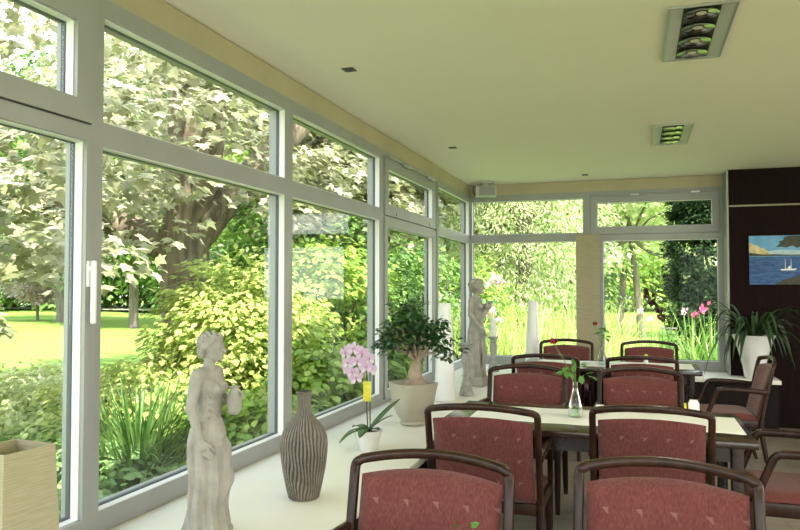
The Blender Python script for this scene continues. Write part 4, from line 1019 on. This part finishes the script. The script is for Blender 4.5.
for a in ((703, 10.4, 1.18, .075, M['pinkflower'], 'bright pink flower nearest the right window frame, highest in the bed'), (694, 10.5, 1.10, .05, M['pinkflower'], 'pink flower just left of the highest bright pink one'),
          (683, 10.8, 1.13, .055, M['palepink'], 'pale pink flower above the glass vase at its right'), (650, 11.5, .98, .06, M['palepink'], 'pale pink flower left of the dark flower spike'),
          (640, 11.2, 1.12, .05, M['palepink'], 'small pale pink flower at the left of the dark spike'), (496, 12.0, 1.62, .12, M['palepink'], 'pink blossom behind the head of the corner statue'), (493, 11.6, 1.05, .14, M['palepink'], 'pink blossom behind the candle'), (455, 13.2, 1.28, .13, M['palepink'], 'pink blossom above the reeds left of the corner statue')): flower(*a)
# blossom band at the left among the far trees
tree('copper_tree', 'small pinkish leaved tree at the far left across the lawn', place(38, 33), 3, .06, [(0, 0, 1.75, 1.5, 1.2, .8)], 90, 34, .4, .17, LM['copper'], lo=.4)
# trees of the park
tree('willow_tree', 'broad pale green tree in the middle of the far corner window', place(524, 18), 7.5, .22, [(0, 0, 4.0, 2.1, 1.9, 3.5), (-1.2, 0, 3.2, 1.3, 1.2, 2.4), (1.1, .3, 2.9, 1.0, .9, 2.2)], 620, 64, .46, .125, LM['pale'], T_LONG, lo=.6, droop=.9)
tree('conifer_tree', 'dark dense conifer column at the right of the far window', place(702, 14.5), 6.5, .05, [(0, 0, .9, .62, .6, 1.0), (0, 0, 2.2, .68, .66, 1.2), (0, 0, 3.6, .62, .6, 1.3), (0, 0, 5.0, .5, .5, 1.4)], 700, 70, .17, .085, LM['dark'], T_DIA, lo=.75, cat='tree', droop=.1)
tree('park_tree', 'slender tree with bare leaning trunks on the lawn through the right far window', place(642, 22), 8, .10, [(0, 0, 5.2, 2.4, 2, 1.9), (-1.2, 0, 3.0, 1.2, 1.2, 1.0), (1.3, .4, 2.9, 1.0, 1, .9)], 220, 36, .55, .2, LM['pale'], lean=-.8)
tree('park_tree', 'second slender tree on the lawn just left of the dark conifer', place(618, 27), 9, .12, [(0, 0, 6.0, 2.6, 2, 2.4), (.5, 0, 3.4, 1.9, 1.5, 1.2)], 220, 36, .6, .22, LM['bright'], lean=.9)
tree('park_tree', 'green tree behind the beige panel blind', place(578, 24), 7, .18, [(0, 0, 3.3, 1.4, 1.3, 2.9)], 200, 40, .5, .19, LM['mid'])
tree('park_tree', 'tree behind the corner of the windows, beside the corner statue', place(462, 20), 7, .18, [(0, 0, 4.2, 1.5, 1.5, 2.8)], 200, 44, .5, .16, LM['maple'], T_MAPLE)
tree('park_tree', 'leafy beech seen through the upper third and fourth windows', place(372, 15), 8, .22, [(0, 0, 4.9, 2.6, 2.2, 2.4), (-1.5, 0, 3.4, 1.6, 1.5, 1.4)], 300, 46, .6, .2, LM['maple'], T_MAPLE)
tree('park_tree', 'bright green tree behind the shrubs of the third window', place(300, 17), 7.5, .22, [(0, 0, 3.7, 2.4, 2.0, 2.8)], 280, 44, .6, .2, LM['bright'])
tree('park_tree', 'dense green tree across the garden behind the upper left window', place(62, 31), 12, .18, [(0, 0, 7.0, 4.2, 3, 5.2)], 300, 46, .9, .27, LM['mid'])
tree('park_tree', 'dense green tree just behind the left branch of the maple', place(134, 28), 12, .16, [(0, 0, 6.8, 3.4, 2.6, 5.2)], 300, 46, .8, .25, LM['mid'])
FAR = ((-40, 44, 13, 'mid'), (12, 50, 15, 'bright'), (60, 46, 13, 'mid'), (105, 52, 15, 'bright'), (150, 48, 13, 'mid'), (200, 44, 14, 'mid'), (245, 40, 14, 'bright'), (300, 38, 13, 'mid'), (350, 36, 12, 'bright'),
       (400, 38, 13, 'mid'), (440, 40, 13, 'bright'), (478, 42, 14, 'bright'), (520, 46, 15, 'mid'), (560, 44, 13, 'bright'), (600, 46, 14, 'bright'), (640, 50, 15, 'pale'), (680, 48, 14, 'bright'), (725, 46, 14, 'mid'), (-110, 40, 13, 'bright'))
WH = ['beyond the far left end of the lawn', 'at the far left edge beyond the lawn', 'behind the copper shrub across the lawn', 'far behind the left windows, beside the copper shrub', 'behind the left fork of the maple', 'directly behind the maple trunk', 'behind the golden shrub',
      'far behind the third window, left', 'far behind the third window, right', 'far behind the fourth window', 'far behind the last left bay', 'far behind the corner post', 'far behind the pale tree, left', 'far behind the pale tree, right', 'far behind the panel blind',
      'far behind the slender trees', 'far behind the dark conifer', 'far behind the right window frame', 'farthest left along the park']
for (px, d, h, mm), w in zip(FAR, WH):
    R_ = d*.085
    tree('distant_tree', 'large park tree '+w, place(px, d), h, .35, [(0, 0, h*.62, R_, R_*.8, h*.40), (-R_*.6, 0, h*.34, R_*.7, R_*.6, h*.26), (R_*.6, .3, h*.32, R_*.7, R_*.6, h*.26), (0, -.5, h*.16, R_*.95, R_*.6, h*.15)], 300, 34, d*.026, d*.0085, LM[mm], T_DIA, group='distant park trees')

# ------------------------------------------------------------------ light
w = bpy.data.worlds.new('sky'); SC.world = w; w.use_nodes = True; nt = w.node_tree; nt.nodes.clear(); L = nt.links
out = nt.nodes.new('ShaderNodeOutputWorld'); bg = nt.nodes.new('ShaderNodeBackground'); tc = nt.nodes.new('ShaderNodeTexCoord'); sp = nt.nodes.new('ShaderNodeSeparateXYZ')
r = nt.nodes.new('ShaderNodeValToRGB'); r.color_ramp.elements[0].position = .0; r.color_ramp.elements[1].position = .8
r.color_ramp.elements[0].color = (1, 1, .96, 1); r.color_ramp.elements[1].color = (.72, .85, 1, 1)
L.new(tc.outputs['Generated'], sp.inputs[0]); L.new(sp.outputs[2], r.inputs[0]); L.new(r.outputs[0], bg.inputs[0]); bg.inputs[1].default_value = 3.0; L.new(bg.outputs[0], out.inputs[0])
def light(name, kind, loc, energy, col=(1, 1, 1), rot=None, to=None, **k):
    d = bpy.data.lights.new(name, kind); d.energy = energy; d.color = col
    for a, b in k.items(): setattr(d, a, b)
    o = bpy.data.objects.new(name, d); COL.objects.link(o); o.location = loc
    if to is not None: o.rotation_euler = (Vector(to)).to_track_quat('-Z', 'Y').to_euler()
    elif rot: o.rotation_euler = rot
    return o
light('sun', 'SUN', (10, -15, 25), 10.5, (1, .95, .84), to=(-.38, .42, -.80), angle=math.radians(1.5))
# area lamps under the built fittings; the rest, without fittings, are added fill
for (x, y) in ((.30, 3.90), (.29, 6.44), (.30, 1.36), (.30, -1.2), (3.0, 1.36), (3.0, 3.9), (3.0, 6.44), (3.0, -1.2)):
    light('ceiling_lamp', 'AREA', (x, y, CZ-.04), 8, (1, .93, .78), rot=(0, 0, 0), shape='RECTANGLE', size=.16, size_y=.76)
# fill lamps added at the openings of the unseen rear and side walls
for (x, wdt) in ((-.4, 2.6), (2.3, 2.2), (4.7, 2.3)):
    light('window_daylight', 'AREA', (x, -3.94, 1.5), 9, (1, .97, .95), to=(0, 1, .08), shape='RECTANGLE', size=wdt, size_y=2.2)

for (y, wdt) in ((-2.05, 2.3), (.45, 2.3), (2.95, 2.3), (5.45, 2.3)):
    light('window_daylight', 'AREA', (5.95, y, 1.55), 12, (1, .97, .93), to=(-1, 0, .12), shape='RECTANGLE', size=2.1, size_y=wdt)

# ------------------------------------------------------------------ camera and output
cd = bpy.data.cameras.new('camera'); cam = bpy.data.objects.new('camera', cd); COL.objects.link(cam)
cd.sensor_width = 36; cd.lens = 32.4; cd.clip_start = .05; cd.clip_end = 500
cam.location = (0, 0, 1.5); cam.rotation_euler = (math.radians(90+1.742), 0, math.radians(18.183))
SC.camera = cam
SC.view_settings.view_transform = 'Standard'; SC.view_settings.look = 'None'; SC.view_settings.exposure = .7; SC.view_settings.gamma = 1
SC.view_settings.use_curve_mapping = False
cy = SC.cycles; cy.use_denoising = True; cy.max_bounces = 9; cy.diffuse_bounces = 5; cy.glossy_bounces = 4; cy.transmission_bounces = 6; cy.transparent_max_bounces = 24
cy.sample_clamp_indirect = 6; cy.caustics_reflective = False; cy.caustics_refractive = False; cy.use_adaptive_sampling = True; cy.adaptive_threshold = .03
